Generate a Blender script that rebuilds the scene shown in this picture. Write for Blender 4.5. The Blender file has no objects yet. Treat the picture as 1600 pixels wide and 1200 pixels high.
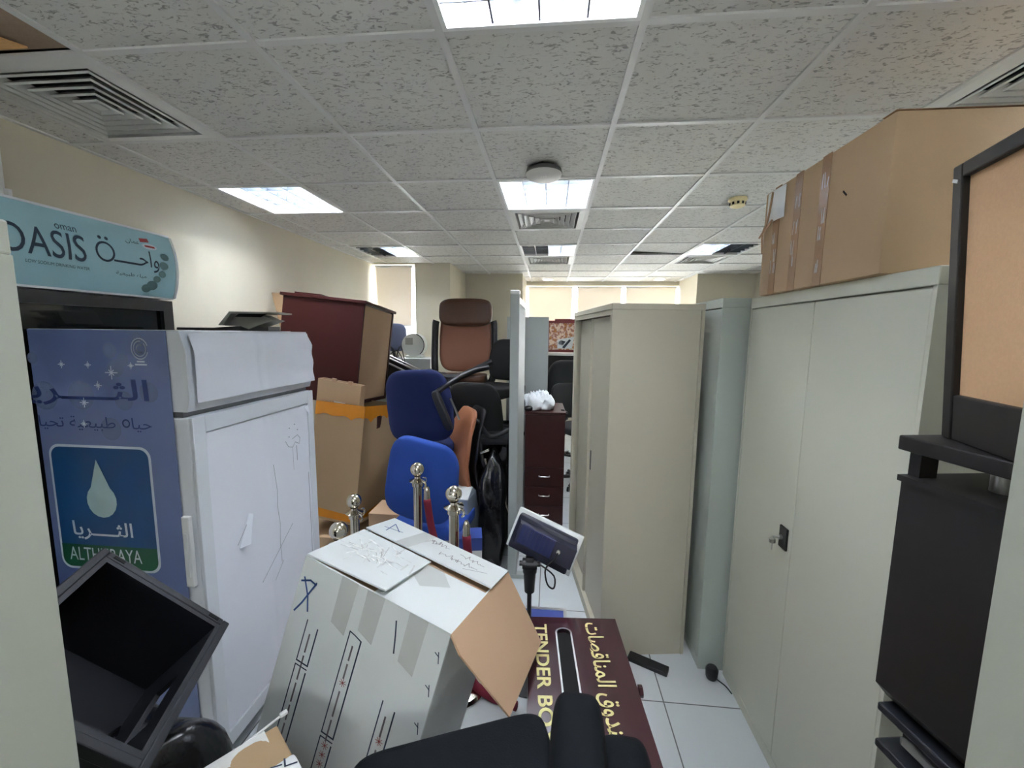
import bpy, bmesh, math, random
from mathutils import Vector, Matrix, Euler
random.seed(7)
SC = bpy.context.scene
COL = SC.collection
PI = math.pi

# ------------------------------------------------------------------ camera, world, exposure
def make_camera():
    p, y, r = .1209, -.0928, .0109
    fw0 = Vector((math.sin(y), math.cos(y), 0)); rt0 = Vector((math.cos(y), -math.sin(y), 0)); up0 = Vector((0, 0, 1))
    f2 = fw0*math.cos(p) - up0*math.sin(p); u2 = up0*math.cos(p) + fw0*math.sin(p)
    r3 = rt0*math.cos(r) + u2*math.sin(r); u3 = u2*math.cos(r) - rt0*math.sin(r)
    cd = bpy.data.cameras.new('camera'); cd.sensor_width = 36; cd.lens = 36*646.41/1600; cd.clip_start = .02; cd.clip_end = 60
    co = bpy.data.objects.new('camera', cd); COL.objects.link(co)
    m = Matrix((r3, u3, -f2)).transposed().to_4x4(); m.translation = (0, 0, 1.7)
    co.matrix_world = m
    SC.camera = co
make_camera()

world = bpy.data.worlds.new('daylight'); SC.world = world; world.use_nodes = True
bg = world.node_tree.nodes['Background']; bg.inputs['Color'].default_value = (.93, .97, 1.0, 1); bg.inputs['Strength'].default_value = 11.0
SC.view_settings.view_transform = 'Standard'; SC.view_settings.look = 'None'
SC.view_settings.exposure = 1.8; SC.view_settings.gamma = 1.0; SC.view_settings.use_curve_mapping = False
TUBE = 33.0

def portal(loc, rot, sx, sy):
    ld = bpy.data.lights.new('window_portal', 'AREA'); ld.shape = 'RECTANGLE'; ld.size = sx; ld.size_y = sy; ld.cycles.is_portal = True
    o = bpy.data.objects.new('window_portal', ld); COL.objects.link(o); o.location = loc; o.rotation_euler = rot
portal((-2.08, 5.5, 2.08), (-PI/2, 0, 0), .56, 1.0)
portal((.82, 7.46, 1.66), (-PI/2, 0, 0), 2.5, 1.72)

portal((.0, -2.28, 1.8), (PI/2, 0, 0), .8, .55)  # portal of the added window behind the viewer

# ------------------------------------------------------------------ materials
def lin(c):
    return tuple(((v/255)/12.92 if v/255 <= .04045 else ((v/255+.055)/1.055)**2.4) for v in c[:3]) + (1,)
def mat(name, col, rough=.5, metal=0., bump=0., bscale=60., var=.05, vscale=4., spec=None, trans=0., emit=0., coat=0., stretch=None):
    m = bpy.data.materials.new(name); m.use_nodes = True
    nt = m.node_tree; N = nt.nodes; L = nt.links; b = N['Principled BSDF']
    c = lin(col); b.inputs['Roughness'].default_value = rough; b.inputs['Metallic'].default_value = metal
    if spec is not None: b.inputs['Specular IOR Level'].default_value = spec
    if coat: b.inputs['Coat Weight'].default_value = coat; b.inputs['Coat Roughness'].default_value = .08
    tc = N.new('ShaderNodeTexCoord'); src = tc.outputs['Object']
    if stretch:
        mp = N.new('ShaderNodeMapping'); mp.inputs['Scale'].default_value = stretch; L.new(src, mp.inputs['Vector']); src = mp.outputs['Vector']
    if var:
        nz = N.new('ShaderNodeTexNoise'); nz.inputs['Scale'].default_value = vscale; nz.inputs['Detail'].default_value = 4
        mx = N.new('ShaderNodeMix'); mx.data_type = 'RGBA'
        mx.inputs[6].default_value = tuple(v*(1-var) for v in c[:3])+(1,); mx.inputs[7].default_value = tuple(min(1, v*(1+var)) for v in c[:3])+(1,)
        L.new(src, nz.inputs['Vector']); L.new(nz.outputs['Fac'], mx.inputs[0]); L.new(mx.outputs[2], b.inputs['Base Color'])
    else: b.inputs['Base Color'].default_value = c
    if bump:
        n2 = N.new('ShaderNodeTexNoise'); n2.inputs['Scale'].default_value = bscale; n2.inputs['Detail'].default_value = 3
        bp = N.new('ShaderNodeBump'); bp.inputs['Strength'].default_value = bump; bp.inputs['Distance'].default_value = .01
        L.new(src, n2.inputs['Vector']); L.new(n2.outputs['Fac'], bp.inputs['Height']); L.new(bp.outputs['Normal'], b.inputs['Normal'])
    if trans: b.inputs['Transmission Weight'].default_value = trans
    if emit: b.inputs['Emission Color'].default_value = c; b.inputs['Emission Strength'].default_value = emit
    return m

def tile_mat():
    m = mat('mineral_tile', (196, 194, 190), .9, var=0); nt = m.node_tree; N = nt.nodes; L = nt.links; b = N['Principled BSDF']
    tc = [n for n in N if n.type == 'TEX_COORD'][0]
    n = N.new('ShaderNodeTexNoise'); n.inputs['Scale'].default_value = 52; n.inputs['Detail'].default_value = 3; n.inputs['Distortion'].default_value = 1.1
    mp = N.new('ShaderNodeMapping'); mp.inputs['Scale'].default_value = (.75, 1.5, 1); L.new(tc.outputs['Object'], mp.inputs['Vector']); L.new(mp.outputs['Vector'], n.inputs['Vector'])
    r = N.new('ShaderNodeValToRGB'); r.color_ramp.elements[0].position = .34; r.color_ramp.elements[1].position = .44
    r.color_ramp.elements[0].color = lin((150, 148, 144)); r.color_ramp.elements[1].color = lin((206, 205, 200))
    L.new(n.outputs['Fac'], r.inputs['Fac']); L.new(r.outputs['Color'], b.inputs['Base Color'])
    bp = N.new('ShaderNodeBump'); bp.inputs['Strength'].default_value = .5; bp.inputs['Distance'].default_value = .01
    L.new(r.outputs['Color'], bp.inputs['Height']); L.new(bp.outputs['Normal'], b.inputs['Normal'])
    return m
def floor_mat():
    m = mat('floor_tiles', (205, 208, 208), .16, var=0); nt = m.node_tree; N = nt.nodes; L = nt.links; b = N['Principled BSDF']
    tc = [n for n in N if n.type == 'TEX_COORD'][0]
    mp = N.new('ShaderNodeMapping'); mp.inputs['Location'].default_value = (.04, .0, 0); L.new(tc.outputs['Object'], mp.inputs['Vector'])
    br = N.new('ShaderNodeTexBrick'); br.offset = 0; br.inputs['Scale'].default_value = 1; br.inputs['Brick Width'].default_value = .6; br.inputs['Row Height'].default_value = .6
    br.inputs['Mortar Size'].default_value = .003; br.inputs['Color1'].default_value = lin((206, 210, 211)); br.inputs['Color2'].default_value = lin((200, 205, 206)); br.inputs['Mortar'].default_value = lin((110, 110, 108))
    L.new(mp.outputs['Vector'], br.inputs['Vector']); L.new(br.outputs['Color'], b.inputs['Base Color'])
    return m
def blind_mat():
    m = mat('blind_fabric', (226, 216, 200), .9, var=.02, vscale=2); nt = m.node_tree; N = nt.nodes; L = nt.links; b = N['Principled BSDF']
    t = N.new('ShaderNodeBsdfTranslucent'); t.inputs['Color'].default_value = lin((235, 218, 196))
    mx = N.new('ShaderNodeMixShader'); mx.inputs[0].default_value = .024; out = N['Material Output']
    L.new(b.outputs[0], mx.inputs[1]); L.new(t.outputs[0], mx.inputs[2]); L.new(mx.outputs[0], out.inputs['Surface'])
    return m
def collage_mat():
    m = mat('picture_print', (150, 100, 60), .3, var=0); nt = m.node_tree; N = nt.nodes; L = nt.links; b = N['Principled BSDF']
    tc = [n for n in N if n.type == 'TEX_COORD'][0]
    n = N.new('ShaderNodeTexVoronoi'); n.inputs['Scale'].default_value = 34; L.new(tc.outputs['Object'], n.inputs['Vector'])
    n2 = N.new('ShaderNodeTexNoise'); n2.inputs['Scale'].default_value = 16; L.new(tc.outputs['Object'], n2.inputs['Vector'])
    r = N.new('ShaderNodeValToRGB'); e = r.color_ramp.elements
    e[0].position = .3; e[0].color = lin((92, 40, 36)); e[1].position = .7; e[1].color = lin((226, 206, 190))
    for p, c in ((.42, (150, 84, 40)), (.5, (196, 140, 70)), (.58, (150, 90, 90))):
        q = e.new(p); q.color = lin(c)
    mx = N.new('ShaderNodeMath'); mx.operation = 'MULTIPLY_ADD'; mx.inputs[1].default_value = .25
    L.new(n.outputs['Distance'], mx.inputs[0]); L.new(n2.outputs['Fac'], mx.inputs[2]); L.new(mx.outputs[0], r.inputs['Fac']); L.new(r.outputs['Color'], b.inputs['Base Color'])
    return m
def decal_mat():
    m = mat('blue_decal', (86, 104, 150), .35, var=0); nt = m.node_tree; N = nt.nodes; L = nt.links; b = N['Principled BSDF']
    tc = [n for n in N if n.type == 'TEX_COORD'][0]
    n = N.new('ShaderNodeTexNoise'); n.inputs['Scale'].default_value = 1.6; n.inputs['Detail'].default_value = 1; L.new(tc.outputs['Object'], n.inputs['Vector'])
    r = N.new('ShaderNodeValToRGB'); e = r.color_ramp.elements; e[0].position = .3; e[0].color = lin((92, 110, 164)); e[1].position = .7; e[1].color = lin((122, 134, 172))
    L.new(n.outputs['Fac'], r.inputs['Fac']); L.new(r.outputs['Color'], b.inputs['Base Color'])
    return m
def film_mat(name, col, alpha, rough=.15):
    m = mat(name, col, rough, var=0, bump=.3, bscale=40); m.node_tree.nodes['Principled BSDF'].inputs['Alpha'].default_value = alpha
    return m

M = dict(
    tile=tile_mat(), floor=floor_mat(), blind=blind_mat(), collage=collage_mat(), decal=decal_mat(),
    bar=mat('ceiling_bar', (206, 206, 204), .45), slab=mat('dark_slab', (60, 58, 56), .9), wall=mat('cream_paint', (209, 202, 182), .75, bump=.04, bscale=200, var=.02),
    stain=mat('stained_tile', (150, 128, 108), .9, bump=.3, bscale=40, var=.2, vscale=6), insul=mat('tan_board', (205, 160, 105), .9, bump=.4, bscale=90, var=.12),
    white=mat('white_enamel', (232, 233, 232), .35), reflect=mat('lamp_reflector', (240, 242, 245), .35, var=0), louver=mat('louver_metal', (104, 110, 118), .3, .3, var=0),
    tube=mat('lit_tube', (240, 246, 255), .4, var=0, emit=TUBE), tube_off=mat('unlit_tube', (214, 216, 214), .3), dim=mat('unlit_shade', (120, 118, 104), .4),
    vent=mat('vent_white', (208, 208, 204), .5), void=mat('dark_void', (14, 14, 14), .9, var=0),
    steel=mat('beige_grey_steel', (200, 200, 184), .42, bump=.02, bscale=260, var=.02), steel_shaded=mat('shaded_beige_steel', (184, 178, 160), .45, bump=.02, bscale=260, var=.02),  # darker warm tone is shade put into the sliding cabinet's colour
    steel_darkened=mat('darkened_beige_steel', (164, 166, 152), .5, bump=.02, bscale=260, var=.02),  # beige steel darkened to offset strong overhead light on the foreground cabinets
    steel_grey=mat('grey_green_steel', (176, 184, 176), .42, bump=.02, bscale=260, var=.02),
    card=mat('brown_cardboard', (184, 156, 123), .85, bump=.06, bscale=120, var=.06, vscale=7), card_in=mat('raw_cardboard', (182, 150, 120), .9, bump=.06, bscale=140, var=.05),
    card_warm=mat('warm_cardboard', (160, 134, 102), .85, bump=.06, bscale=120, var=.07), white_card=mat('white_coated_card', (208, 212, 210), .42, bump=.03, bscale=20, var=.03),
    brown_tape=mat('brown_tape', (158, 122, 90), .25, var=.08), orange_tape=mat('orange_tape', (196, 124, 34), .25, var=.14, vscale=12), clear_tape=film_mat('clear_tape', (190, 188, 178), .24),
    shine_tape=film_mat('shiny_tape', (240, 240, 236), .7, .1),
    maroon=mat('maroon_laminate', (54, 13, 12), .5, spec=.25, var=.1, vscale=9, stretch=(8, 1, 1)), maroon2=mat('dark_maroon_wood', (44, 8, 8), .42, spec=.3, var=.12, vscale=8, stretch=(6, 6, 1)),
    chip=mat('chipboard', (188, 156, 122), .8, bump=.05, bscale=250, var=.05, vscale=60), tender=mat('burgundy_lacquer', (58, 26, 34), .2, var=.08, coat=.5),
    gold=mat('cream_gold_lettering', (214, 206, 138), .45, var=.03), ink=mat('blue_black_ink', (34, 48, 72), .7, var=0), pen=mat('blue_pen', (44, 74, 128), .7, var=0), grey_ink=mat('grey_print', (108, 100, 104), .7, var=0), red_ink=mat('red_print', (150, 70, 66), .7, var=0), pencil=mat('pencil_grey', (120, 120, 124), .7, var=0),
    paper=mat('white_paper', (240, 243, 252), .6, bump=.25, bscale=9, var=.03), fridge_white=mat('fridge_white', (228, 232, 238), .3, var=.02), gasket=mat('gasket_grey', (120, 122, 124), .6),
    navy=mat('navy_print', (28, 52, 112), .4, var=0), dark_print=mat('dark_teal_print', (38, 58, 82), .4, var=0), logo_blue=mat('logo_blue', (20, 74, 128), .35, var=.1, vscale=8), green=mat('logo_green', (16, 82, 56), .35, var=0), pale=mat('pale_print', (214, 222, 232), .4, var=0), drop=mat('drop_print', (170, 196, 200), .3, var=.2, vscale=12),
    bubble=film_mat('bubble_print', (186, 204, 248), .36), redp=mat('red_badge', (170, 48, 50), .4, var=0), sign=mat('aqua_sign', (166, 208, 220), .3, var=.1, vscale=5), stone=mat('stone_print', (104, 138, 142), .4, var=.2, vscale=30),
    black_frame=mat('black_door_frame', (44, 44, 48), .35), glass=mat('dark_glass', (26, 30, 34), .05, var=0, spec=.7),
    crate=mat('black_plastic', (28, 30, 36), .42, bump=.05, bscale=150, var=.06), bag=mat('black_bag', (15, 15, 18), .22, bump=.7, bscale=14, var=0), fabric=mat('black_upholstery', (17, 20, 24), .85, spec=.15, bump=.15, bscale=300, var=.06),
    black=mat('black_metal', (22, 22, 25), .4), mesh=mat('black_mesh', (18, 18, 20), .7, bump=.2, bscale=400), chrome=mat('chrome', (214, 206, 190), .12, 1., var=0), steelrod=mat('brushed_steel', (190, 190, 188), .28, 1., var=0),
    velvet=mat('burgundy_velvet', (108, 14, 38), .85, bump=.1, bscale=300, var=.1), blue=mat('royal_blue_fabric', (30, 68, 150), .9, bump=.12, bscale=500, var=.06), blue_dark=mat('deep_blue_fabric', (11, 28, 78), .9, bump=.12, bscale=500, var=.06), slate=mat('slate_blue_fabric', (88, 94, 116), .9, bump=.1, bscale=400),
    leather=mat('brown_leather', (126, 78, 54), .4, bump=.1, bscale=80, var=.1), leather_dk=mat('dark_brown_leather', (74, 44, 26), .42, bump=.1, bscale=80, var=.1), tan=mat('tan_leather', (170, 110, 78), .45, bump=.08, bscale=80, var=.06),
    cork=mat('cork', (198, 160, 122), .9, bump=.12, bscale=300, var=.09, vscale=160), darkwood=mat('dark_wenge', (24, 20, 21), .45, var=.1, stretch=(1, 1, 8)),
    partition=mat('partition_grey', (168, 174, 172), .6, bump=.04, bscale=300), poly=mat('white_polythene', (232, 236, 240), .3, bump=.8, bscale=26, var=.03), panel_blue=mat('solar_cell', (38, 44, 84), .2, var=.05), lamp_body=mat('indigo_black_plastic', (30, 32, 52), .4), lampglass=mat('lamp_front', (236, 238, 236), .25),
    grey_card=mat('grey_card', (150, 158, 168), .6, bump=.1, bscale=20), bluebox=mat('blue_box_print', (52, 70, 140), .4), smoke=mat('cream_plastic', (222, 206, 160), .45), ap=mat('access_point_grey', (198, 196, 192), .4), ap_dark=mat('access_point_shell', (84, 84, 84), .5), grey_plastic=mat('grey_plastic', (150, 148, 138), .5), pale_plastic=mat('pale_grey_plastic', (206, 208, 200), .45), frame_red=mat('picture_frame_red', (116, 40, 44), .35), winframe=mat('window_aluminium', (225, 222, 214), .35),
)
winglass = bpy.data.materials.new('window_glass'); winglass.use_nodes = True
_b = winglass.node_tree.nodes['Principled BSDF']; _b.inputs['Transmission Weight'].default_value = 1; _b.inputs['Roughness'].default_value = 0; _b.inputs['IOR'].default_value = 1.02
M['winglass'] = winglass

# ------------------------------------------------------------------ mesh builder
class MB:
    def __init__(s): s.bm = bmesh.new(); s.mi = 0
    def _mark(s, faces):
        for f in faces: f.material_index = s.mi
    def box(s, c, d, rot=None, bev=0., seg=2):
        r = bmesh.ops.create_cube(s.bm, size=1); vs = r['verts']
        for v in vs: v.co = Vector((v.co.x*d[0], v.co.y*d[1], v.co.z*d[2]))
        fs = list({f for v in vs for f in v.link_faces})
        s._mark(fs)
        if bev:
            es = list({e for v in vs for e in v.link_edges})
            r2 = bmesh.ops.bevel(s.bm, geom=es, offset=bev, segments=seg, profile=.5, affect='EDGES')
            vs = list({v for f in r2['faces'] for v in f.verts} | {v for v in vs if v.is_valid})
        Mx = Matrix.Translation(c) @ (Euler(rot).to_matrix().to_4x4() if rot else Matrix())
        for v in vs: v.co = Mx @ v.co
        return s
    def bb(s, a, b, bev=0., seg=2):
        return s.box([(a[i]+b[i])/2 for i in range(3)], [abs(b[i]-a[i]) for i in range(3)], None, bev, seg)
    def cyl(s, p0, p1, r0, r1=None, seg=16):
        p0 = Vector(p0); p1 = Vector(p1); r1 = r0 if r1 is None else r1; d = (p1-p0)
        q = d.to_track_quat('Z', 'Y').to_matrix()
        a = [s.bm.verts.new(p0 + q @ Vector((math.cos(2*PI*k/seg)*r0, math.sin(2*PI*k/seg)*r0, 0))) for k in range(seg)]
        b = [s.bm.verts.new(p1 + q @ Vector((math.cos(2*PI*k/seg)*r1, math.sin(2*PI*k/seg)*r1, 0))) for k in range(seg)]
        fs = [s.bm.faces.new((a[k], a[(k+1) % seg], b[(k+1) % seg], b[k])) for k in range(seg)]
        fs += [s.bm.faces.new(a[::-1]), s.bm.faces.new(b)]; s._mark(fs); return s
    def tube(s, pts, r, seg=8, sub=4):
        P = [Vector(p) for p in pts]
        if sub > 1 and len(P) > 2:
            Q = []
            for i in range(len(P)-1):
                p0 = P[max(i-1, 0)]; p1 = P[i]; p2 = P[i+1]; p3 = P[min(i+2, len(P)-1)]
                for k in range(sub):
                    t = k/sub; Q.append(.5*((2*p1)+(-p0+p2)*t+(2*p0-5*p1+4*p2-p3)*t*t+(-p0+3*p1-3*p2+p3)*t**3))
            P = Q+[P[-1]]
        rings = []; up = None
        for i, p in enumerate(P):
            t = (P[min(i+1, len(P)-1)]-P[max(i-1, 0)]).normalized()
            if up is None: up = t.orthogonal().normalized()
            else: up = (up - t*up.dot(t)).normalized()
            w = t.cross(up); rr = r(i/(len(P)-1)) if callable(r) else r
            rings.append([s.bm.verts.new(p + (up*math.cos(2*PI*k/seg)+w*math.sin(2*PI*k/seg))*rr) for k in range(seg)])
        fs = []
        for a, b in zip(rings, rings[1:]):
            fs += [s.bm.faces.new((a[k], a[(k+1) % seg], b[(k+1) % seg], b[k])) for k in range(seg)]
        fs += [s.bm.faces.new(rings[0][::-1]), s.bm.faces.new(rings[-1])]; s._mark(fs); return s
    def lathe(s, prof, o=(0, 0, 0), seg=24):
        o = Vector(o); rings = []
        for r, z in prof:
            rings.append([s.bm.verts.new(o+Vector((r*math.cos(2*PI*k/seg), r*math.sin(2*PI*k/seg), z))) for k in range(seg)] if r > 1e-6 else [s.bm.verts.new(o+Vector((0, 0, z)))])
        fs = []
        for a, b in zip(rings, rings[1:]):
            for k in range(seg):
                q = [a[k % len(a)], a[(k+1) % len(a)], b[(k+1) % len(b)], b[k % len(b)]]
                q = list(dict.fromkeys(q))
                if len(q) > 2: fs.append(s.bm.faces.new(q))
        s._mark(fs); return s
    def sq(s, c, d, e1=.4, e2=.4, rot=None, fn=None, nu=32, nv=16):
        """superellipsoid of full size d; fn bends the local point"""
        g = lambda w, e: math.copysign(abs(w)**e, w)
        Mx = Matrix.Translation(c) @ (Euler(rot).to_matrix().to_4x4() if rot else Matrix()); rows = []
        for j in range(nv+1):
            v = -PI/2+PI*j/nv; row = []
            for i in range(nu):
                u = 2*PI*i/nu
                p = Vector((g(math.cos(v), e1)*g(math.cos(u), e2)*d[0]/2, g(math.cos(v), e1)*g(math.sin(u), e2)*d[1]/2, g(math.sin(v), e1)*d[2]/2))
                if fn: p = Vector(fn(p))
                row.append(s.bm.verts.new(Mx @ p))
                if j in (0, nv): break
            rows.append(row)
        fs = []
        for a, b in zip(rows, rows[1:]):
            for i in range(nu):
                q = list(dict.fromkeys([a[i % len(a)], a[(i+1) % len(a)], b[(i+1) % len(b)], b[i % len(b)]]))
                if len(q) > 2: fs.append(s.bm.faces.new(q))
        s._mark(fs); return s
    def prism(s, pts, off):
        """closed polygon pts (3d) extruded by vector off"""
        off = Vector(off); a = [s.bm.verts.new(Vector(p)) for p in pts]; b = [s.bm.verts.new(Vector(p)+off) for p in pts]; n = len(a)
        fs = [s.bm.faces.new(a[::-1]), s.bm.faces.new(b)] + [s.bm.faces.new((a[k], a[(k+1) % n], b[(k+1) % n], b[k])) for k in range(n)]
        s._mark(fs); return s
    def face(s, pts):
        f = s.bm.faces.new([s.bm.verts.new(Vector(p)) for p in pts]); s._mark([f]); return s
    def grid(s, fn, nu, nv):
        V = [[s.bm.verts.new(Vector(fn(i/nu, j/nv))) for i in range(nu+1)] for j in range(nv+1)]
        s._mark([s.bm.faces.new((V[j][i], V[j][i+1], V[j+1][i+1], V[j+1][i])) for j in range(nv) for i in range(nu)]); return s
    def strip(s, pts, w, place):
        """flat printed line of width w along 2-d points, laid on a surface by place(u, v)"""
        for (x0, y0), (x1, y1) in zip(pts, pts[1:]):
            L = math.hypot(x1-x0, y1-y0) or 1e-6; dx, dy = (x1-x0)/L, (y1-y0)/L; ex, ey = dx*w*.4, dy*w*.4; nx, ny = -dy*w/2, dx*w/2
            s.face([place(x0-ex+nx, y0-ey+ny), place(x0-ex-nx, y0-ey-ny), place(x1+ex-nx, y1+ey-ny), place(x1+ex+nx, y1+ey+ny)])
        return s
    def build(s, name, m, parent=None, smooth=False, label=None, keepn=False):
        if not keepn: bmesh.ops.recalc_face_normals(s.bm, faces=s.bm.faces)
        me = bpy.data.meshes.new(name); s.bm.to_mesh(me); s.bm.free()
        for k in (m if isinstance(m, (list, tuple)) else [m]): me.materials.append(M[k] if isinstance(k, str) else k)
        if smooth:
            for p in me.polygons: p.use_smooth = True
            if smooth != 'all': me.set_sharp_from_angle(angle=math.radians(40))
        o = bpy.data.objects.new(name, me); COL.objects.link(o)
        if parent: o.parent = parent
        if label: o['label'] = label
        return o

def tag(o, label, cat, group=None, kind=None):
    o['label'] = label; o['category'] = cat
    if group: o['group'] = group
    if kind: o['kind'] = kind
    return o
def thing(name, label, cat, loc=(0, 0, 0), rot=(0, 0, 0), group=None):
    o = bpy.data.objects.new(name, None); COL.objects.link(o); o.empty_display_size = .1
    o.location = loc; o.rotation_euler = rot
    return tag(o, label, cat, group)
def struct(o):
    o['kind'] = 'structure'; return o
def copy_tree(o, loc, rot, label, scale=None):
    c = o.copy(); COL.objects.link(c); c.location = loc; c.rotation_euler = rot; c['label'] = label
    if scale: c.scale = scale
    def rec(src, dst):
        for ch in list(src.children):
            d = ch.copy(); COL.objects.link(d); d.parent = dst; rec(ch, d)
    rec(o, c); return c

# Arabic: joins letters into their presentation forms and lays them out right to left
AR = {'ا': 'FE8D FE8E', 'ب': 'FE8F FE90 FE91 FE92', 'ت': 'FE95 FE96 FE97 FE98', 'ث': 'FE99 FE9A FE9B FE9C', 'ح': 'FEA1 FEA2 FEA3 FEA4', 'د': 'FEA9 FEAA', 'ر': 'FEAD FEAE', 'ص': 'FEB9 FEBA FEBB FEBC',
      'ط': 'FEC1 FEC2 FEC3 FEC4', 'ع': 'FEC9 FECA FECB FECC', 'ق': 'FED5 FED6 FED7 FED8', 'ل': 'FEDD FEDE FEDF FEE0', 'م': 'FEE1 FEE2 FEE3 FEE4', 'ن': 'FEE5 FEE6 FEE7 FEE8', 'ه': 'FEE9 FEEA FEEB FEEC', 'و': 'FEED FEEE',
      'ي': 'FEF1 FEF2 FEF3 FEF4', 'ة': 'FE93 FE94', 'ـ': '0640 0640 0640 0640'}
def arab(t):
    out = []
    for i, ch in enumerate(t):
        if ch not in AR: out.append(ch); continue
        f = [chr(int(h, 16)) for h in AR[ch].split()]
        prev = i > 0 and t[i-1] in AR and len(AR[t[i-1]].split()) == 4
        nxt = len(f) == 4 and i+1 < len(t) and t[i+1] in AR
        out.append(f[3] if prev and nxt else f[1] if prev else f[2] if nxt else f[0])
    return ''.join(reversed(out))
def lettering(body, w, h, place, m, parent, bold=.0, name='lettering', cuts=0):
    """text fitted to width w (and height h when given), origin at its lower left, laid on a surface by place(u, v)"""
    c = bpy.data.curves.new('lettering', 'FONT'); c.body = body; c.resolution_u = 4; c.offset = bold
    o = bpy.data.objects.new('lettering', c); COL.objects.link(o)
    dg = bpy.context.evaluated_depsgraph_get(); me = bpy.data.meshes.new_from_object(o.evaluated_get(dg))
    bpy.data.objects.remove(o)
    xs = [v.co.x for v in me.vertices]; ys = [v.co.y for v in me.vertices]
    x0, y0 = min(xs), min(ys); sx = w/(max(xs)-x0); sy = h/(max(ys)-y0) if h else sx
    if cuts:
        b_ = bmesh.new(); b_.from_mesh(me); yh = max(ys)
        for k in range(1, cuts): bmesh.ops.bisect_plane(b_, geom=b_.verts[:]+b_.edges[:]+b_.faces[:], plane_co=(0, y0+(yh-y0)*k/cuts, 0), plane_no=(0, 1, 0))
        b_.to_mesh(me); b_.free()
    for v in me.vertices: v.co = Vector(place((v.co.x-x0)*sx, (v.co.y-y0)*sy))
    me.materials.clear(); me.materials.append(M[m])
    ob = bpy.data.objects.new(name, me); COL.objects.link(ob); ob.parent = parent
    return ob

# ------------------------------------------------------------------ the room
XL, XR, YB, H = -2.38, 2.93, -2.2, 2.6
struct(MB().bb((XL-.1, YB-.1, -.05), (XR+.1, 7.5, 0)).build('floor', 'floor'))
GX = [i*.6-.3535 for i in range(-4, 7)]; GY = [j*.6+1.3417 for j in range(-7, 12)]
LIGHTS = [(0, -1), (0, -4), (3, -1), (-3, -4), (-3, 2), (0, 2), (3, 2), (-3, 5), (0, 5), (3, 5)]
VENTS = [(-3, 0), (0, 3), (0, 6), (3, 6), (3, 0)]
HOLE = [(-3, -1)]; DROPPED = [(2, 5)]
cb = MB()
for i in range(-4, 6):
    for j in range(-7, 11):
        if (i, j) in LIGHTS or (i, j) in VENTS or (i, j) in HOLE or (i, j) in DROPPED: continue
        x0, x1 = max(i*.6-.3535, XL), min(i*.6+.2465, XR); y0, y1 = max(j*.6+1.3417, YB), min(j*.6+1.9417, 7.33)
        if x1 > x0 and y1 > y0: cb.bb((x0, y0, H+.004), (x1, y1, H+.018))
struct(cb.build('ceiling', 'tile'))
bb = MB()
for x in GX:
    if XL < x < XR: bb.bb((x-.012, YB, H-.004), (x+.012, 7.33, H+.006))
for y in GY:
    if YB < y < 7.33: bb.bb((XL, y-.012, H-.003), (XR, y+.012, H+.005))
bb.bb((XL, YB, H-.003), (XL+.022, 5.42, H+.004))
struct(bb.build('trim_1', 'bar'))
struct(MB().bb((XL-.1, YB-.1, 3.1), (XR+.1, 7.6, 3.2)).build('trim_2', 'slab'))
struct(MB().bb((XL-.1, YB-.1, 0), (XL, 5.42, 3.1)).build('wall_left', 'wall'))
struct(MB().bb((XR, YB-.1, 0), (XR+.1, 6.55, 3.1)).build('wall_right', 'wall'))
struct(MB().bb((XL, YB-.1, 0), (XR, YB, 1.55)).bb((XL, YB-.1, 2.07), (XR, YB, 3.1)).bb((XL, YB-.1, 1.55), (-.38, YB, 2.07)).bb((.38, YB-.1, 1.55), (XR, YB, 2.07)).build('wall_front', 'wall'))  # opening for the added window
w = MB()
w.bb((XL-.1, 5.42, 0), (-1.33, 5.56, 1.57)).bb((-1.80, 5.42, 1.57), (-1.33, 5.56, 3.1)).bb((XL-.1, 5.42, 2.59), (-1.80, 5.56, 3.1)).bb((XL-.1, 5.42, 1.57), (XL, 5.56, 2.59))
w.bb((-1.43, 5.56, 0), (-1.33, 6.49, 3.1)).bb((-1.33, 6.39, 0), (-.45, 6.49, 3.1)).bb((-.55, 6.49, 0), (-.45, 7.43, 3.1))
w.bb((-.45, 7.33, 0), (2.12, 7.47, .78)).bb((-.45, 7.33, 2.53), (2.12, 7.47, 3.1)).bb((2.12, 6.45, 0), (2.22, 7.47, 3.1)).bb((2.22, 6.45, 0), (XR+.1, 6.55, 3.1))
struct(w.build('wall_back', 'wall'))
def window(n, x0, x1, z0, z1, y, divs):
    f = MB(); t = .035
    f.bb((x0, y, z0), (x1, y+.05, z0+t)).bb((x0, y, z1-t), (x1, y+.05, z1))
    for k in range(divs+1):
        x = x0+(x1-x0)*k/divs; f.bb((x-t/2, y+.001, z0+t), (x+t/2, y+.049, z1-t))
    f.bb((x0, y-.13 if y > 0 else y+.05, z0-.02), (x1, y if y > 0 else y+.13, z0+.002))
    o = struct(f.build('window_%d' % n, 'winframe'))
    g = MB()
    for k in range(divs):
        a = x0+(x1-x0)*k/divs+t/2; b = x0+(x1-x0)*(k+1)/divs-t/2; g.bb((a, y+.02, z0+t), (b, y+.026, z1-t))
    g.build('window_pane', 'winglass', o)
window(1, XL, -1.80, 1.59, 2.59, 5.50, 1)
window(2, -.45, 2.12, .80, 2.53, 7.41, 3)  # part below the blinds is unseen, lowered to admit more daylight
window(3, -.38, .38, 1.55, 2.07, YB-.09, 1)  # added window, unseen behind the viewer, brightens surfaces facing it
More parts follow.
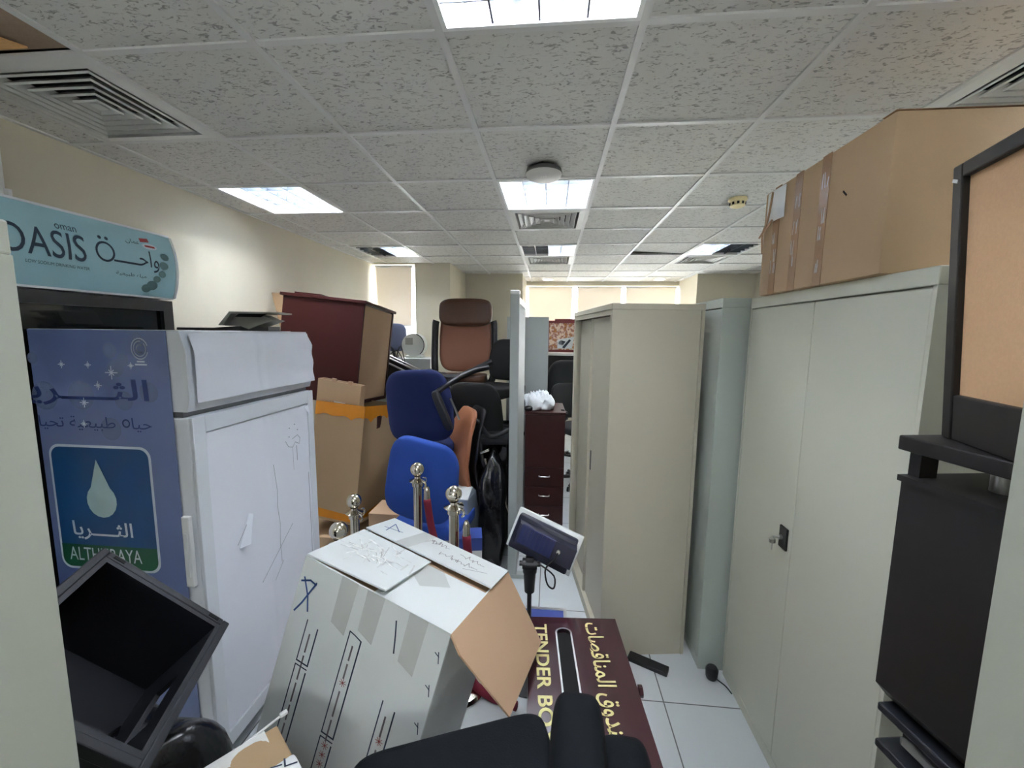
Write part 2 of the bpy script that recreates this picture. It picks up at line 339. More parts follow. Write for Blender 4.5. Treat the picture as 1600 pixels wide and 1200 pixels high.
def blind(x0, x1, z0, z1, y, label):
    t = thing('roller_blind', label, 'blind', ((x0+x1)/2, y, z1), group='roller blinds on the windows'); w = x1-x0
    MB().cyl((-w/2, 0, 0), (w/2, 0, 0), .02, seg=14).build('roller_tube', 'white', t, True)
    MB().grid(lambda u, v: (-w/2+.01+(w-.02)*u+.012*v*(1-2*u), -.02+.006*math.sin(7*u+3*v), -(z1-z0)*v), 14, 14).build('blind_fabric', 'blind', t, 'all')
    MB().bb((-w/2+.02, -.026, -(z1-z0)-.02), (w/2-.02, -.014, -(z1-z0))).build('bottom_rail', 'white', t)
blind(-2.345, -1.835, 1.80, 2.56, 5.44, 'pale roller blind on the narrow left window above the stacked chairs')
blind(-.42, .355, 1.44, 2.505, 7.36, 'rear window roller blind directly above the framed picture')
blind(.425, 1.185, 1.44, 2.505, 7.36, 'middle of the three roller blinds on the wide rear window')
blind(1.245, 2.09, 1.44, 2.505, 7.36, 'rightmost roller blind on the wide rear window')
# ceiling holes and services
tag(MB().box((-1.853, 1.04, 2.614), (.57, .57, .012), (.01, .01, .0)).build('ceiling_tile', 'stain'), 'brown stained ceiling tile beside the big left diffuser', 'ceiling tile')
tag(MB().prism([(-2.12, .80, 2.597), (-1.98, 1.10, 2.597), (-1.78, 1.17, 2.597), (-1.70, 1.30, 2.597), (-2.12, 1.31, 2.597)], (0, 0, .004)).build('board_scrap', 'insul'), 'torn tan board scrap showing beside the stained ceiling tile', 'board')
tag(MB().box((1.1465, 4.63, 2.632), (.585, .585, .014), (.0, .05, .0)).build('ceiling_tile', 'tile'), 'ceiling tile lifted askew with a dark gap, left of the half-lit right-hand light', 'ceiling tile')

def light(i, j, label, lit=(1, 1, 1, 1)):
    t = thing('ceiling_light', label, 'light', (i*.6-.0535, j*.6+1.6417, H), group='square louvered fluorescent ceiling lights')
    s = .288
    f = MB()
    for a, b in (((-s, -s), (s, -s+.014)), ((-s, s-.014), (s, s)), ((-s, -s+.014), (-s+.014, s-.014)), ((s-.014, -s+.014), (s, s-.014))): f.bb((*a, -.006), (*b, .012))
    f.build('frame', 'white', t)
    r = MB(); r.bb((-s, -s, .105), (s, s, .11))
    for a, b in (((-s, -s), (s, -s+.004)), ((-s, s-.004), (s, s)), ((-s, -s+.004), (-s+.004, s-.004)), ((s-.004, -s+.004), (s, s-.004))): r.bb((*a, .012), (*b, .105))
    r.build('reflector', 'reflect', t)
    g = MB()
    for k in (-1, 0, 1): g.bb((k*.137-.003, -s+.014, .0), (k*.137+.003, s-.014, .104))
    for k in range(1, 6): g.bb((-s+.014, -s+.096*k-.002, .002), (s-.014, -s+.096*k+.002, .042))
    g.build('louver', 'louver', t)
    for k in range(4):
        x = -.2055+.137*k
        MB().cyl((x, -.25, .075), (x, .25, .075), .013, seg=10).build('tube', 'tube' if lit[k] else 'tube_off', t, True, None if all(lit) else ('lit tube' if lit[k] else 'unlit tube'))
        MB().bb((x-.018, -.275, .055), (x+.018, -.245, .1), .003).bb((x-.018, .245, .055), (x+.018, .275, .1), .003).build('lamp_holder', 'white', t)
        if not lit[k]: MB().bb((x-.066, -.27, .1), (x+.066, .27, .104)).build('shade_sheet', 'dim', t)  # dark sheet over the white reflector, painting the shade of the unlit half
light(0, -1, 'large louvered ceiling light nearest the viewer, cut by the top edge')
light(0, -4, 'added louvered ceiling light, unseen behind the viewer in the central column')  # this and the next two are added out of view for more light
light(3, -1, 'added louvered ceiling light above the right side, out of the picture')
light(-3, -4, 'added louvered ceiling light, unseen behind the viewer by the left wall')
light(-3, 2, 'fully lit louvered light next to the left wall')
light(0, 2, 'fully lit louvered light between the round access point and the square diffuser')
light(3, 2, 'louvered light mostly hidden behind the big carton')
light(-3, 5, 'half-lit louvered light in front of the left window', (0, 0, 1, 1))
light(0, 5, 'half-lit louvered light with a dark left half, in the central column', (0, 0, 1, 1))
light(3, 5, 'louvered light on the right, left half lit and right half dark', (1, 1, 0, 0))

def vent_proto(i, j, label):
    t = thing('ceiling_vent', label, 'vent', (i*.6-.0535, j*.6+1.6417, H), group='square four-way ceiling air diffusers')
    def ring(mb, a, b, za, zb):  # sloped square ring from half-size a at za to b at zb
        for k in range(4):
            q = lambda r, z, s: tuple((Matrix.Rotation(PI/2*k, 3, 'Z') @ Vector((s*r, -r, z))))
            mb.face([q(a, za, -1), q(a, za, 1), q(b, zb, 1), q(b, zb, -1)])
            mb.face([q(a, za+.003, -1), q(b, zb+.003, -1), q(b, zb+.003, 1), q(a, za+.003, 1)])
    f = MB(); ring(f, .288, .24, -.002, -.008); ring(f, .24, .232, -.008, .03); f.build('frame', 'vent', t, keepn=True)
    l = MB()
    for k in range(5): a = .222-.042*k; ring(l, a, a-.034, -.004, .022); ring(l, a, a-.004, -.006, -.01)
    ring(l, .02, .0, -.004, -.004); l.build('louver', 'vent', t, keepn=True)
    MB().bb((-.28, -.28, .1), (.28, .28, .11)).bb((-.285, -.285, .0), (-.28, .285, .1)).bb((.28, -.285, .0), (.285, .285, .1)).bb((-.28, -.285, .0), (.28, -.28, .1)).bb((-.28, .28, .0), (.28, .285, .1)).build('duct', 'void', t)
    return t
v0 = vent_proto(-3, 0, 'large square diffuser by the left wall near the stained tile')
for (i, j), l in zip(VENTS[1:], ['square diffuser right behind the fully lit central light', 'farthest central diffuser, beyond the light with a dark left half', 'diffuser beyond the half-lit light on the right', 'diffuser at the right edge above the big carton']):
    copy_tree(v0, (i*.6-.0535, j*.6+1.6417, H), (0, 0, 0), l)
t = thing('access_point', 'round grey wireless access point on the ceiling before the central light', 'access point', (-.06, 2.385, H))
MB().lathe([(0, 0), (.07, 0), (.095, -.012), (.1, -.03), (.098, -.034)]).build('shell', 'ap_dark', t, True)
MB().lathe([(.098, -.034), (.094, -.046), (.08, -.055), (0, -.057)]).build('cover', 'ap', t, True)
for k in (-1, 0, 1): MB().cyl((k*.012, -.03, -.0565), (k*.012, -.03, -.058), .003, seg=8).build('indicator', 'white', t)
t = thing('smoke_detector', 'cream smoke detector on the ceiling left of the big carton', 'smoke detector', (1.203, 2.976, H))
MB().lathe([(0, 0), (.055, 0), (.058, -.012), (.05, -.02)]).build('base', 'smoke', t, True)
d = MB().lathe([(.05, -.02), (.046, -.05), (.03, -.058), (0, -.06)]).build('head', 'smoke', t, True)
g = MB()
for k in range(10): a = 2*PI*k/10; g.box((.0475*math.cos(a), .0475*math.sin(a), -.036), (.004, .014, .016), (0, 0, a))
g.build('slot', 'void', t)
for x, y, l in ((-.078, 7.06, 'round recessed downlight above the rear blind over the picture'), (1.73, 7.06, 'round recessed downlight at the rear right near the window corner')):
    t = thing('downlight', l, 'light', (x, y, H), group='round recessed downlights')
    MB().lathe([(.085, .001), (.1, -.002), (.098, -.008), (.08, -.004)], seg=28).build('trim_ring', 'white', t, True)
    MB().lathe([(0, -.002), (.082, -.002), (.082, 0), (0, .0)], seg=24).build('lens', mat('downlight_glow', (255, 244, 226), .4, var=0, emit=3.), t)
t = thing('wall_bracket', 'small white bracket on the left wall above the blue drinks sign', 'bracket', (-2.378, 1.64, 2.2))
MB().bb((0, -.05, 0), (.02, .02, .3), .004).build('plate', 'white', t)
MB().bb((.02, -.02, .03), (.09, .03, .05), .004).cyl((.05, .005, .05), (.05, .005, .09), .012).build('arm', 'white', t)

# ------------------------------------------------------------------ steel cabinets (local: front to -Y, base centre at origin)
def lock(parent, x, y, z, w=.05, h=.085):
    p = MB().box((x, y-.004, z), (w, .008, h), None, .002).build('lock_plate', 'black', parent, label='black lock plate')
    MB().cyl((x-.004, y-.008, z), (x-.004, y-.02, z), .009, seg=14).build('lock_barrel', 'steelrod', p, True)
    MB().cyl((x-.004, y-.02, z), (x-.004, y-.04, z), .004, seg=10).lathe([(0, -.012), (.012, -.01), (.012, .004), (0, .006)], (x-.004, y-.042, z-.012), 14).box((x-.003, y-.042, z-.036), (.006, .002, .03)).build('key', 'steelrod', p, True)
def hinged_cabinet(label, loc, yaw, w, d, h, m, locks=True):
    t = thing('storage_cabinet', label, 'cabinet', loc, (0, 0, yaw))
    b = MB(); b.bb((-w/2, -d/2+.022, .0), (w/2, d/2, h-.045)).bb((-w/2, -d/2, h-.045), (w/2, d/2, h), .003).bb((-w/2, -d/2+.002, 0), (w/2, -d/2+.022, .05))
    b.bb((-w/2, -d/2, .05), (-w/2+.012, -d/2+.022, h-.045)).bb((w/2-.012, -d/2, .05), (w/2, -d/2+.022, h-.045)).build('body', m, t)
    ds = []
    for s in (-1, 1):
        x0, x1 = (-w/2+.014, -.001) if s < 0 else (.001, w/2-.014)
        ds.append(MB().bb((x0, -d/2+.001, .053), (x1, -d/2+.02, h-.05), .003).build('door', m, t))
    if locks: lock(ds[0], -.045, -d/2+.001, .94)
    return t
hinged_cabinet('beige-grey two-door steel cabinet with a black lock, under the big carton', (1.125, 1.54, 0), -PI/2, .92, .45, 1.87, 'steel')
hinged_cabinet('grey steel cabinet showing a narrow side between the sliding-door cabinet and the two-door one', (1.02, 2.48, 0), -PI/2, .92, .47, 1.875, 'steel_grey', False)
hinged_cabinet('beige steel cabinet filling the left edge in the foreground', (-.95, .02, 0), PI, .46, .97, 1.842, 'steel_darkened', False)
hinged_cabinet('grey-beige steel cabinet filling the lower right edge in the foreground', (.655, -.06, 0), 0, .47, .93, 1.87, 'steel_darkened', False)
# sliding door cabinet
a = math.radians(7.8); W_, D_, H_ = .95, .455, 1.852
cx = .291 + (D_/2)*math.cos(a) - (W_/2)*math.sin(a); cy = 2.054 + (D_/2)*math.sin(a) + (W_/2)*math.cos(a)
t = thing('sliding_cabinet', 'tall beige steel cabinet with sliding doors standing beside the aisle', 'cabinet', (cx, cy, 0), (0, 0, -PI/2+a))
b = MB(); w, d, h = W_, D_, H_
b.bb((-w/2, d/2-.004, 0), (w/2, d/2, h-.03)).bb((w/2-.003, -d/2, 0), (w/2, d/2-.018, h-.03)).bb((w/2-.004, d/2-.016, 0), (w/2+.003, d/2, h-.03)).bb((-w/2, -d/2, 0), (-w/2+.003, d/2-.004, h-.03)).bb((-w/2-.003, -d/2-.004, h-.03), (w/2+.003, d/2+.002, h), .003)
b.bb((-w/2+.003, -d/2, 0), (w/2-.003, d/2-.004, .06)).bb((w/2-.035, -d/2, .06), (w/2-.003, -d/2+.02, h-.03)).bb((-w/2+.003, -d/2, .06), (-w/2+.035, -d/2+.02, h-.03)).bb((-w/2+.035, -d/2, h-.055), (w/2-.035, -d/2+.02, h-.03))
b.build('body', 'steel_shaded', t)
for s in (1, -1):
    x0, x1 = (-.01, w/2-.036) if s > 0 else (-w/2+.036, .02); y0 = -d/2+.024 if s > 0 else -d/2+.044
    dr = MB().bb((x0, y0, .062), (x1, y0+.016, h-.057), .002).build('sliding_door', 'steel_shaded', t)
    if s > 0: MB().bb((x0-.006, y0-.016, .062), (x0+.018, y0+.016, h-.057), .003).build('door_flange', 'steel_shaded', dr)
    MB().bb((x0+.04 if s > 0 else x1-.06, y0-.002, .88), (x0+.06 if s > 0 else x1-.04, y0+.001, 1.0)).build('finger_pull', 'black', dr)

# ------------------------------------------------------------------ big carton on the cabinet
def P3(f): return f
t = thing('cardboard_carton', 'big brown carton on top of the two-door cabinet, almost touching the ceiling', 'carton', (.878, 1.235, 1.871))
L1, W1, H1 = .62, .66, .415
MB().bb((0, 0, 0), (L1, W1, H1), .008).build('carton_body', 'card', t, True)
tp = MB()
for y in (.27, .42, .56): tp.bb((-.0015, y-.022, .0), (0, y+.022, H1))
tp.bb((-.001, .0, H1), (L1, .05, H1+.001)).bb((.36, -.0015, .25), (.41, 0, H1)); tp.build('brown_tape', 'brown_tape', t, label='brown packing tape strips')
sp = MB(); random.seed(3)
for y in (.27, .42, .56):
    for z in (.06, .12, .19, .3):
        q = z+random.uniform(-.03, .03); pl = lambda u, v: (-.0025, u, v)
        for k in range(3): u0 = y+random.uniform(-.016, .014); sp.strip([(u0, q), (u0+random.uniform(-.006, .006), q+random.uniform(.02, .05))], .004, pl)
sp.build('tape_crease', 'shine_tape', t)
MB().grid(lambda u, v: (-.004-.004*math.sin(3*u), .50+.13*u, .285+.12*v), 3, 3).build('paper_label', 'white', t, label='white paper label')
MB().tube([(-.01, .585, .40), (-.014, .60, .30), (-.012, .64, .25), (-.014, .625, .17)], .004).tube([(-.012, .57, .29), (-.016, .62, .26), (-.014, .66, .24)], .004).build('string', 'card_in', t, True)
MB().strip([(.175, .27), (.16, .255)], .006, lambda u, v: (-.002, u, v)).build('puncture', 'void', t)

# ------------------------------------------------------------------ display stand and cork board at the right
ay = math.radians(9)
t = thing('display_plinth', 'black wooden plinth with a raised ledge beneath the cork board', 'plinth', (.722, .891, .92), (0, 0, ay))
Ls = .42  # local: -Y towards the viewer, +X away from the aisle
MB().prism([(0, 0, .03), (.0, 0, .50), (0, -Ls, .50), (0, -Ls, .03), (.03, -Ls, 0), (.03, 0, 0)][0:0] or [(0, 0, .035), (0, 0, .49), (.30, 0, .49), (.30, 0, 0), (.03, 0, 0)], (0, -Ls, 0)).build('base_box', 'darkwood', t)
MB().bb((-.006, -Ls-.004, .49), (.306, .004, .502)).build('base_top', 'darkwood', t)
MB().bb((-.005, -Ls-.03, .553), (.25, .012, .583), .003).build('ledge', 'darkwood', t)
for x, y in ((.09, -.10), (.09, -.34)): MB().cyl((x, y, .502), (x, y, .553), .018, seg=20).build('spacer', 'steelrod', t, True, label='silver metal spacer')
MB().bb((.012, -.022, .502), (.05, .0, .553)).build('post', 'darkwood', t)
bt = thing('cork_board', 'cork notice board in a thick black frame above the plinth', 'notice board', (.797, .895, 1.504), (0, math.radians(-4), math.radians(-15)))
Lb, Hb = .45, .52
MB().bb((.004, -Lb+.02, .085), (.014, -.026, Hb-.02)).build('cork_panel', 'cork', bt)
f = MB(); f.bb((-.008, -.028, 0), (.03, 0, Hb), .003).bb((-.008, -Lb, 0), (.03, -Lb+.028, Hb), .003).bb((-.008, -Lb+.028, Hb-.026), (.03, -.028, Hb), .003).bb((-.006, -Lb+.028, .0), (.028, -.028, .088), .003); f.build('frame', 'darkwood', bt)
MB().box((-.009, -.012, Hb-.028), (.002, .016, .006), (.4, 0, 0)).build('corner_chip', 'white', bt)
def stack_crate(x, y, z, yaw, lab):
    t = thing('stacking_crate', lab, 'crate', (x, y, z), (0, 0, yaw), 'black crates nested under the plinth')
    MB().prism([(.03, 0, .0), (0, 0, .05), (0, 0, .052), (.30, 0, .052), (.30, 0, 0)], (0, -.40, 0)).bb((.032, -.39, -.03), (.29, -.01, 0)).build('crate_body', 'crate', t)
    MB().bb((-.012, -.412, .038), (.312, .012, .056), .004).build('rim', 'crate', t)
    return t
c0 = stack_crate(.735, .87, .862, ay, 'topmost black crate of the nested stack under the plinth')
for k in range(1, 10):
    copy_tree(c0, (.735+.004*k, .87, .862-.0872*k), (0, 0, ay), 'black crate in the nested stack, second below the plinth' if k == 1 else 'black crate low in the nested stack under the plinth')
MB().grid(lambda u, v: (.0-.02+.05*u, -.05-.07*v+.01*math.sin(9*u), .02+.03*math.sin(5*u+2*v)*u), 5, 5).build('clear_film', 'clear_tape', c0, 'all', 'torn clear film on the rim')

# ------------------------------------------------------------------ tall drinks fridge with the aqua sign
t = thing('drinks_fridge', 'tall drinks fridge against the left wall with an aqua lettered sign', 'fridge', (-1.83, 1.49, 0))
yw = .387
MB().bb((-.54, -yw, .0), (-.05, yw, 1.84), .006).bb((-.54, -yw+.01, 1.84), (-.06, yw-.01, 2.12), .006).build('body', 'fridge_white', t)
dr = MB(); dr.bb((-.05, -yw, .12), (-.005, yw, .2)).bb((-.05, -yw, 1.79), (-.005, yw, 1.838)).bb((-.05, -yw, .2), (-.005, -yw+.05, 1.79)).bb((-.05, yw-.05, .2), (-.005, yw, 1.79)); dr = dr.build('door', 'black_frame', t)
MB().bb((-.03, -yw+.05, .2), (-.024, yw-.05, 1.79)).build('door_glass', 'glass', dr)
z0, z1 = 1.852, 2.135
bulge = lambda v: .028*(1-((v-(z0+z1)/2)/((z1-z0)/2))**2)
S = MB(); prof = [(bulge(z0+(z1-z0)*k/10), z0+(z1-z0)*k/10) for k in range(11)]
S.prism([(-.06, -yw, z0)] + [(x, -yw, z) for x, z in prof] + [(-.06, -yw, z1)], (0, 2*yw, 0)); sg = S.build('header_sign', 'sign', t, True)
e = MB()
for ya, yb in ((-yw-.012, -yw), (yw, yw+.012)): e.prism([(-.062, ya, z0-.006)] + [(x+.004, ya, z) for x, z in prof] + [(-.062, ya, z1+.006)], (0, yb-ya, 0))
e.bb((-.06, -yw, z1), (.004, yw, z1+.008)).bb((-.06, -yw, z0-.008), (.004, yw, z0)).build('sign_edge', 'fridge_white', sg)
def hp(y0, zz): return lambda u, v: (bulge(zz+v)+.0015, y0+u, zz+v)
lettering('OASIS', .262, .098, hp(-.262, 1.957), 'dark_print', sg, .0, cuts=10)
lettering('oman', .07, .018, hp(-.09, 2.064), 'dark_print', sg, cuts=3)
lettering('LOW SODIUM DRINKING WATER', .20, .011, hp(-.19, 1.928), 'dark_print', sg)
lettering(arab('واحـــــ'), .20, .092, hp(.102, 1.957), 'dark_print', sg, .0, cuts=12)
MB().strip([(.033*math.cos(k*PI/14), .036*math.sin(k*PI/14)) for k in range(29)], .008, hp(.072, 2.012)).build('lettering', 'dark_print', sg)
for u in (-.013, .013): MB().face([hp(.072+u, 2.066)(.007*math.cos(k*PI/6), .007*math.sin(k*PI/6)) for k in range(12)]).build('letter_dot', 'dark_print', sg)
lettering(arab('عمان'), .06, .022, hp(.165, 2.066), 'dark_print', sg, cuts=3)
lettering(arab('مياه طبيعية'), .13, .018, hp(.11, 1.925), 'dark_print', sg, cuts=3)
bp = lambda u, v: (bulge(2.07+v)+.002, .27+u, 2.07+v)
MB().face([bp(.035*math.cos(k*PI/10), .013*math.sin(k*PI/10)) for k in range(20)]).build('badge', 'pale', sg)
MB().strip([(-.034, .022), (-.005, .026)], .016, bp).strip([(-.02, .0), (.02, .0)], .008, lambda u, v: (bp(u, v)[0]+.001, *bp(u, v)[1:])).build('red_badge', 'redp', sg)
for y, z, r in ((.335, 2.035, .02), (.325, 1.995, .022), (.315, 1.955, .018), (.29, 1.93, .018), (.27, 1.90, .026), (.245, 1.885, .022)):
    q = hp(y, z); MB().face([q(r*math.cos(k*PI/9), r*.8*math.sin(k*PI/9)) for k in range(18)]).build('pebble_print', 'stone', sg)

# ------------------------------------------------------------------ fridge with the blue side and papered door
t = thing('papered_fridge', 'fridge with a blue lettered side and a white papered front', 'fridge', (-1.51, 1.62, 0))
fx0, fx1, fy0, fy1 = -.27, .246, -.36, .36   # local extents; front to +X
MB().bb((fx0, fy0, .06), (fx1-.035, fy1, 1.70), .004).bb((fx0+.02, fy0+.02, 0), (fx1-.05, fy1-.02, .06)).build('body', 'fridge_white', t)
dec = MB().bb((fx0+.002, fy0-.0015, .08), (fx1, fy0, 1.698)).build('side_decal', 'decal', t)
D = lambda x, z: (lambda u, v: (x+1.51+u, fy0-.0025, z+v))
D2 = lambda x, z: (lambda u, v: (x+1.51+u, fy0-.0032, z+v)); D3 = lambda x, z: (lambda u, v: (x+1.51+u, fy0-.004, z+v))
lettering(arab('الثــــريا'), .49, .095, D(-1.835, 1.438), 'navy', dec, .012)
lettering(arab('حيا   طبيعية تحيا'), .43, .05, D(-1.775, 1.352), 'navy', dec, .0)
MB().strip([(.0125*math.cos(k*PI/10), .0125*math.sin(k*PI/10)) for k in range(21)], .0045, D(-1.775+.335, 1.352+.029)).build('lettering', 'navy', dec)
def rrect(w, h, r, n=6):
    pts = []
    for cx_, cy_, a0 in ((w-r, h-r, 0), (r, h-r, 90), (r, r, 180), (w-r, r, 270)):
        for k in range(n+1): a_ = math.radians(a0+90*k/n); pts.append((cx_+r*math.cos(a_), cy_+r*math.sin(a_)))
    return pts
lx, lz, lw, lh = -1.752, .838, .392, .462
MB().face([D(lx, lz)(u, v) for u, v in rrect(lw, lh, .04)]).build('logo_border', 'pale', dec)
MB().face([D2(lx+.009, lz+.009)(u, v) for u, v in rrect(lw-.018, lh-.018, .034)]).build('logo_panel', 'logo_blue', dec)
gp = [(u, v) for u, v in rrect(lw-.018, lh-.018, .034) if v < .035]
MB().face([D3(lx+.009, lz+.009)(u, v) for u, v in [(0, .085), (0, .034)] + sorted([p for p in gp if p[0] < .1], key=lambda p: p[0])[1:] + sorted([p for p in gp if p[0] > .1], key=lambda p: p[0])[:-1] + [(lw-.018, .034), (lw-.018, .085)]]).build('logo_band', 'green', dec)
D4 = lambda x, z: (lambda u, v: (x+1.51+u, fy0-.0048, z+v))
lettering('ALTHURAYA', .285, .05, D4(-1.715, .872), 'pale', dec)
lettering(arab('الثــــريا'), .235, .07, D4(-1.69, .952), 'pale', dec, .012)
dp = [(0, .135)] + [(.058*math.sin(k*PI/9)*(1 if k < 9 else 1), .0-.062*math.cos(k*PI/9)+0) for k in (7, 6, 5, 4, 3, 2, 1, 0)] + [(-.058*math.sin(k*PI/9), -.062*math.cos(k*PI/9)) for k in (1, 2, 3, 4, 5, 6, 7)]
dp[0] = (-.006, .15)
MB().face([D4(-1.563, 1.10)(u, v) for u, v in dp]).build('water_drop', 'drop', dec)
random.seed(5)
for x, z, r in ((-1.475, 1.63, .026), (-1.43, 1.60, .022), (-1.37, 1.675, .018), (-1.60, 1.475, .05), (-1.345, 1.49, .035), (-1.44, 1.46, .034), (-1.46, 1.57, .03), (-1.50, 1.36, .04), (-1.74, 1.47, .05), (-1.77, 1.60, .02)):
    MB().face([(x+1.51+r*math.cos(k*PI/12), fy0-.0019, z+r*math.sin(k*PI/12)) for k in range(24)]).build('bubble_print', 'bubble', dec)
sp = MB()
for x, z, s in ((-1.475, 1.555, .022), (-1.53, 1.51, .014), (-1.59, 1.45, .016), (-1.66, 1.58, .012), (-1.56, 1.58, .011), (-1.40, 1.58, .01), (-1.60, 1.375, .012)):
    pl = D2(x, z); sp.strip([(-s, 0), (s, 0)], .003, pl).strip([(0, -s), (0, s)], .003, pl).strip([(-s*.4, -s*.4), (s*.4, s*.4)], .003, pl).strip([(-s*.4, s*.4), (s*.4, -s*.4)], .003, pl)
sp.build('sparkle_print', 'pale', dec)
sw = MB()
for r, a0, a1 in ((.030, 20, 340), (.022, 80, 400), (.0115, 50, 310)):
    sw.strip([(r*math.cos(math.radians(a0+(a1-a0)*k/20)), 1.15*r*math.sin(math.radians(a0+(a1-a0)*k/20))) for k in range(21)], .0035, D2(-1.362, 1.637))
sw.strip([(-.012, -.043), (.012, -.043)], .005, D2(-1.362, 1.637)).strip([(-.02, -.053), (.02, -.053)], .005, D2(-1.362, 1.637)).build('swirl_mark', 'pale', dec)
hd = MB().prism([(fx1-.033, fy0+.002, 1.425), (fx1+.05, fy0+.002, 1.425), (fx1+.062, fy0+.002, 1.47), (fx1+.061, fy0+.002, 1.63), (fx1+.042, fy0+.002, 1.697), (fx1-.033, fy0+.002, 1.698)], (0, .716, 0)).build('header_panel', 'fridge_white', t, True)
def hpaper(u, v):
    y = fy0+.02+.70*u; wob = .003*math.sin(9*u+2*v)+.003*math.sin(17*u*v+1)
    zz = 1.455+.235*v; x = fx1+.072-.001*v if v < .75 else fx1+.071-.02*((v-.75)/.25)
    return (x+wob+(.006 if .47 < u < .5 else 0), y, zz)
MB().grid(hpaper, 40, 16).build('header_paper', 'paper', hd, 'all', 'creased white paper cover')
dr = MB(); dx0, dx1 = fx1-.03, fx1+.064
dr.bb((dx0, fy0+.004, .10), (dx1-.012, fy1-.004, 1.405), .006)
for a_, b_ in (((fy0+.004, .1), (fy0+.055, 1.405)), ((fy1-.05, .1), (fy1-.004, 1.405)), ((fy0+.055, 1.345), (fy1-.05, 1.405)), ((fy0+.055, .1), (fy1-.05, .16))): dr.bb((dx1-.012, *a_), (dx1, *b_), .002)
dr = dr.build('door', 'fridge_white', t)
MB().bb((dx1-.06, fy0-.012, .80), (dx1-.03, fy0+.004, 1.06), .004).bb((dx1-.052, fy0-.016, .84), (dx1-.038, fy0-.011, 1.0)).build('handle', 'white', dr)
def dpaper(u, v):
    y = fy0+.058+(.61)*u; z = .165+1.175*v
    return (dx1-.006+.002*math.sin(11*u+5*v)+.002*math.sin(23*v*u)+(.004 if abs(u-.52) < .02 else 0), y, z)
MB().grid(dpaper, 44, 60).build('door_paper', 'paper', dr, 'all', 'creased white paper over the door glass')
MB().bb((fx1-.033, fy0+.006, 1.406), (fx1+.03, fy1-.006, 1.424)).build('door_gap', 'gasket', t)
pl = lambda u, v: (dx1+.003, fy0+.058+u, v); cr = MB()
for pts in ([(.33, 1.12), (.345, 1.0), (.34, .93), (.352, .84), (.345, .75), (.35, .66)], [(.22, .64), (.44, .80)], [(.10, .87), (.17, .95)], [(.30, .60), (.36, .66)]): cr.strip(pts, .002, pl)
cr.build('paper_tear', 'pencil', dr)
cr = MB(); cr.strip([(.585, .55), (.585, 1.0)], .003, pl).strip([(.50, 1.09), (.50, 1.16)], .003, pl)
for u, v in ((.45, 1.255), (.49, 1.265), (.51, 1.235), (.445, 1.215)): cr.strip([(u, v), (u+.004, v)], .004, pl)
cr.strip([(.42, 1.20), (.44, 1.17), (.47, 1.16), (.49, 1.18), (.52, 1.165), (.53, 1.19), (.51, 1.21), (.47, 1.20)], .002, pl).strip([(.47, 1.16), (.47, 1.05)], .0015, pl).build('pencil_mark', 'pencil', dr)
MB().prism([(dx1, fy0+.17, .85), (dx1+.03, fy0+.19, .86), (dx1+.012, fy0+.235, .965), (dx1, fy0+.23, .97)], (.002, 0, .0)).build('paper_curl', 'paper', dr)
MB().prism([(dx1, fy1-.085, 1.33), (dx1+.02, fy1-.07, 1.29), (dx1+.002, fy1-.055, 1.34)], (.002, 0, 0)).build('paper_curl', 'paper', dr)
# device and flat tray on the fridge top
t = thing('printer_tray', 'grey plastic printer tray lying on the papered fridge', 'printer tray', (-1.42, 1.80, 1.70), (0, 0, .2))
MB().prism([(-.17, -.06, .0), (.14, -.06, .0), (.14, -.06, .02), (.02, -.06, .022), (-.1, -.06, .012)], (0, .12, 0)).build('base', 'black', t)
MB().prism([(-.07, -.06, .024), (-.02, -.06, .085), (.19, -.06, .085), (.19, -.06, .078), (-.012, -.06, .076), (-.05, -.06, .026)], (0, .14, 0)).prism([(.03, -.07, .02), (.155, -.07, .052), (.165, -.07, .048), (.06, -.07, .008)], (0, .13, 0)).build('tray', 'grey_plastic', t)
MB().prism([(-.06, -.03, .022), (-.02, -.03, .074), (.10, -.03, .074), (.15, -.03, .05), (.06, -.03, .02)], (0, .09, 0)).build('body', 'grey_plastic', t)
MB().prism([(.0, -.055, .062), (.11, -.055, .062), (.14, -.055, .078), (.02, -.055, .078)], (0, .002, 0)).build('opening', 'void', t)
tag(MB().box((-1.60, 1.82, 1.707), (.2, .14, .012), (0, 0, .1), .003).build('flat_tray', 'black'), 'thin flat black tray on the papered fridge beside the printer tray', 'tray')

# ------------------------------------------------------------------ tilted black crate and the bag under it
s_ = 1.12
t = thing('plastic_crate', 'black plastic crate tipped on its side before the blue fridge side', 'crate', (-1.245, .514, .895), (math.radians(9.47), math.radians(46.8), math.radians(25)))
lx, ly, lz = .389, .394, .28; th = .012
b = MB(); b.bb((.02, .02, 0), (lx-.02, ly-.02, th)).bb((.02, .02, th), (.02+th, ly-.02, lz-.002)).bb((.02+th, .02, th), (lx-.02-th, .02+th, lz-.002)).bb((.02+th, ly-.02-th, th), (lx-.02-th, ly-.02, lz-.002))
b.bb((lx-.02-th, .02, th), (lx-.02, ly-.02, .13)).bb((lx-.02-th, .02, .13), (lx-.02, .13, lz-.002)).bb((lx-.02-th, .264, .13), (lx-.02, ly-.02, lz-.002)).bb((lx-.02-th, .13, .21), (lx-.02, .264, lz-.002)).build('shell', 'crate', t)
r = MB(); r.bb((0, 0, lz-.03), (.02, ly, lz), .003).bb((lx-.02, 0, lz-.03), (lx, ly, lz), .003).bb((.02, 0, lz-.03), (lx-.02, .02, lz), .003).bb((.02, ly-.02, lz-.03), (lx-.02, ly, lz), .003); r.build('rim', 'crate', t)
for x in (.05, lx-.05): MB().box((x, ly-.01, lz+.0005), (.03, .008, .002)).build('rim_slot', 'void', t)
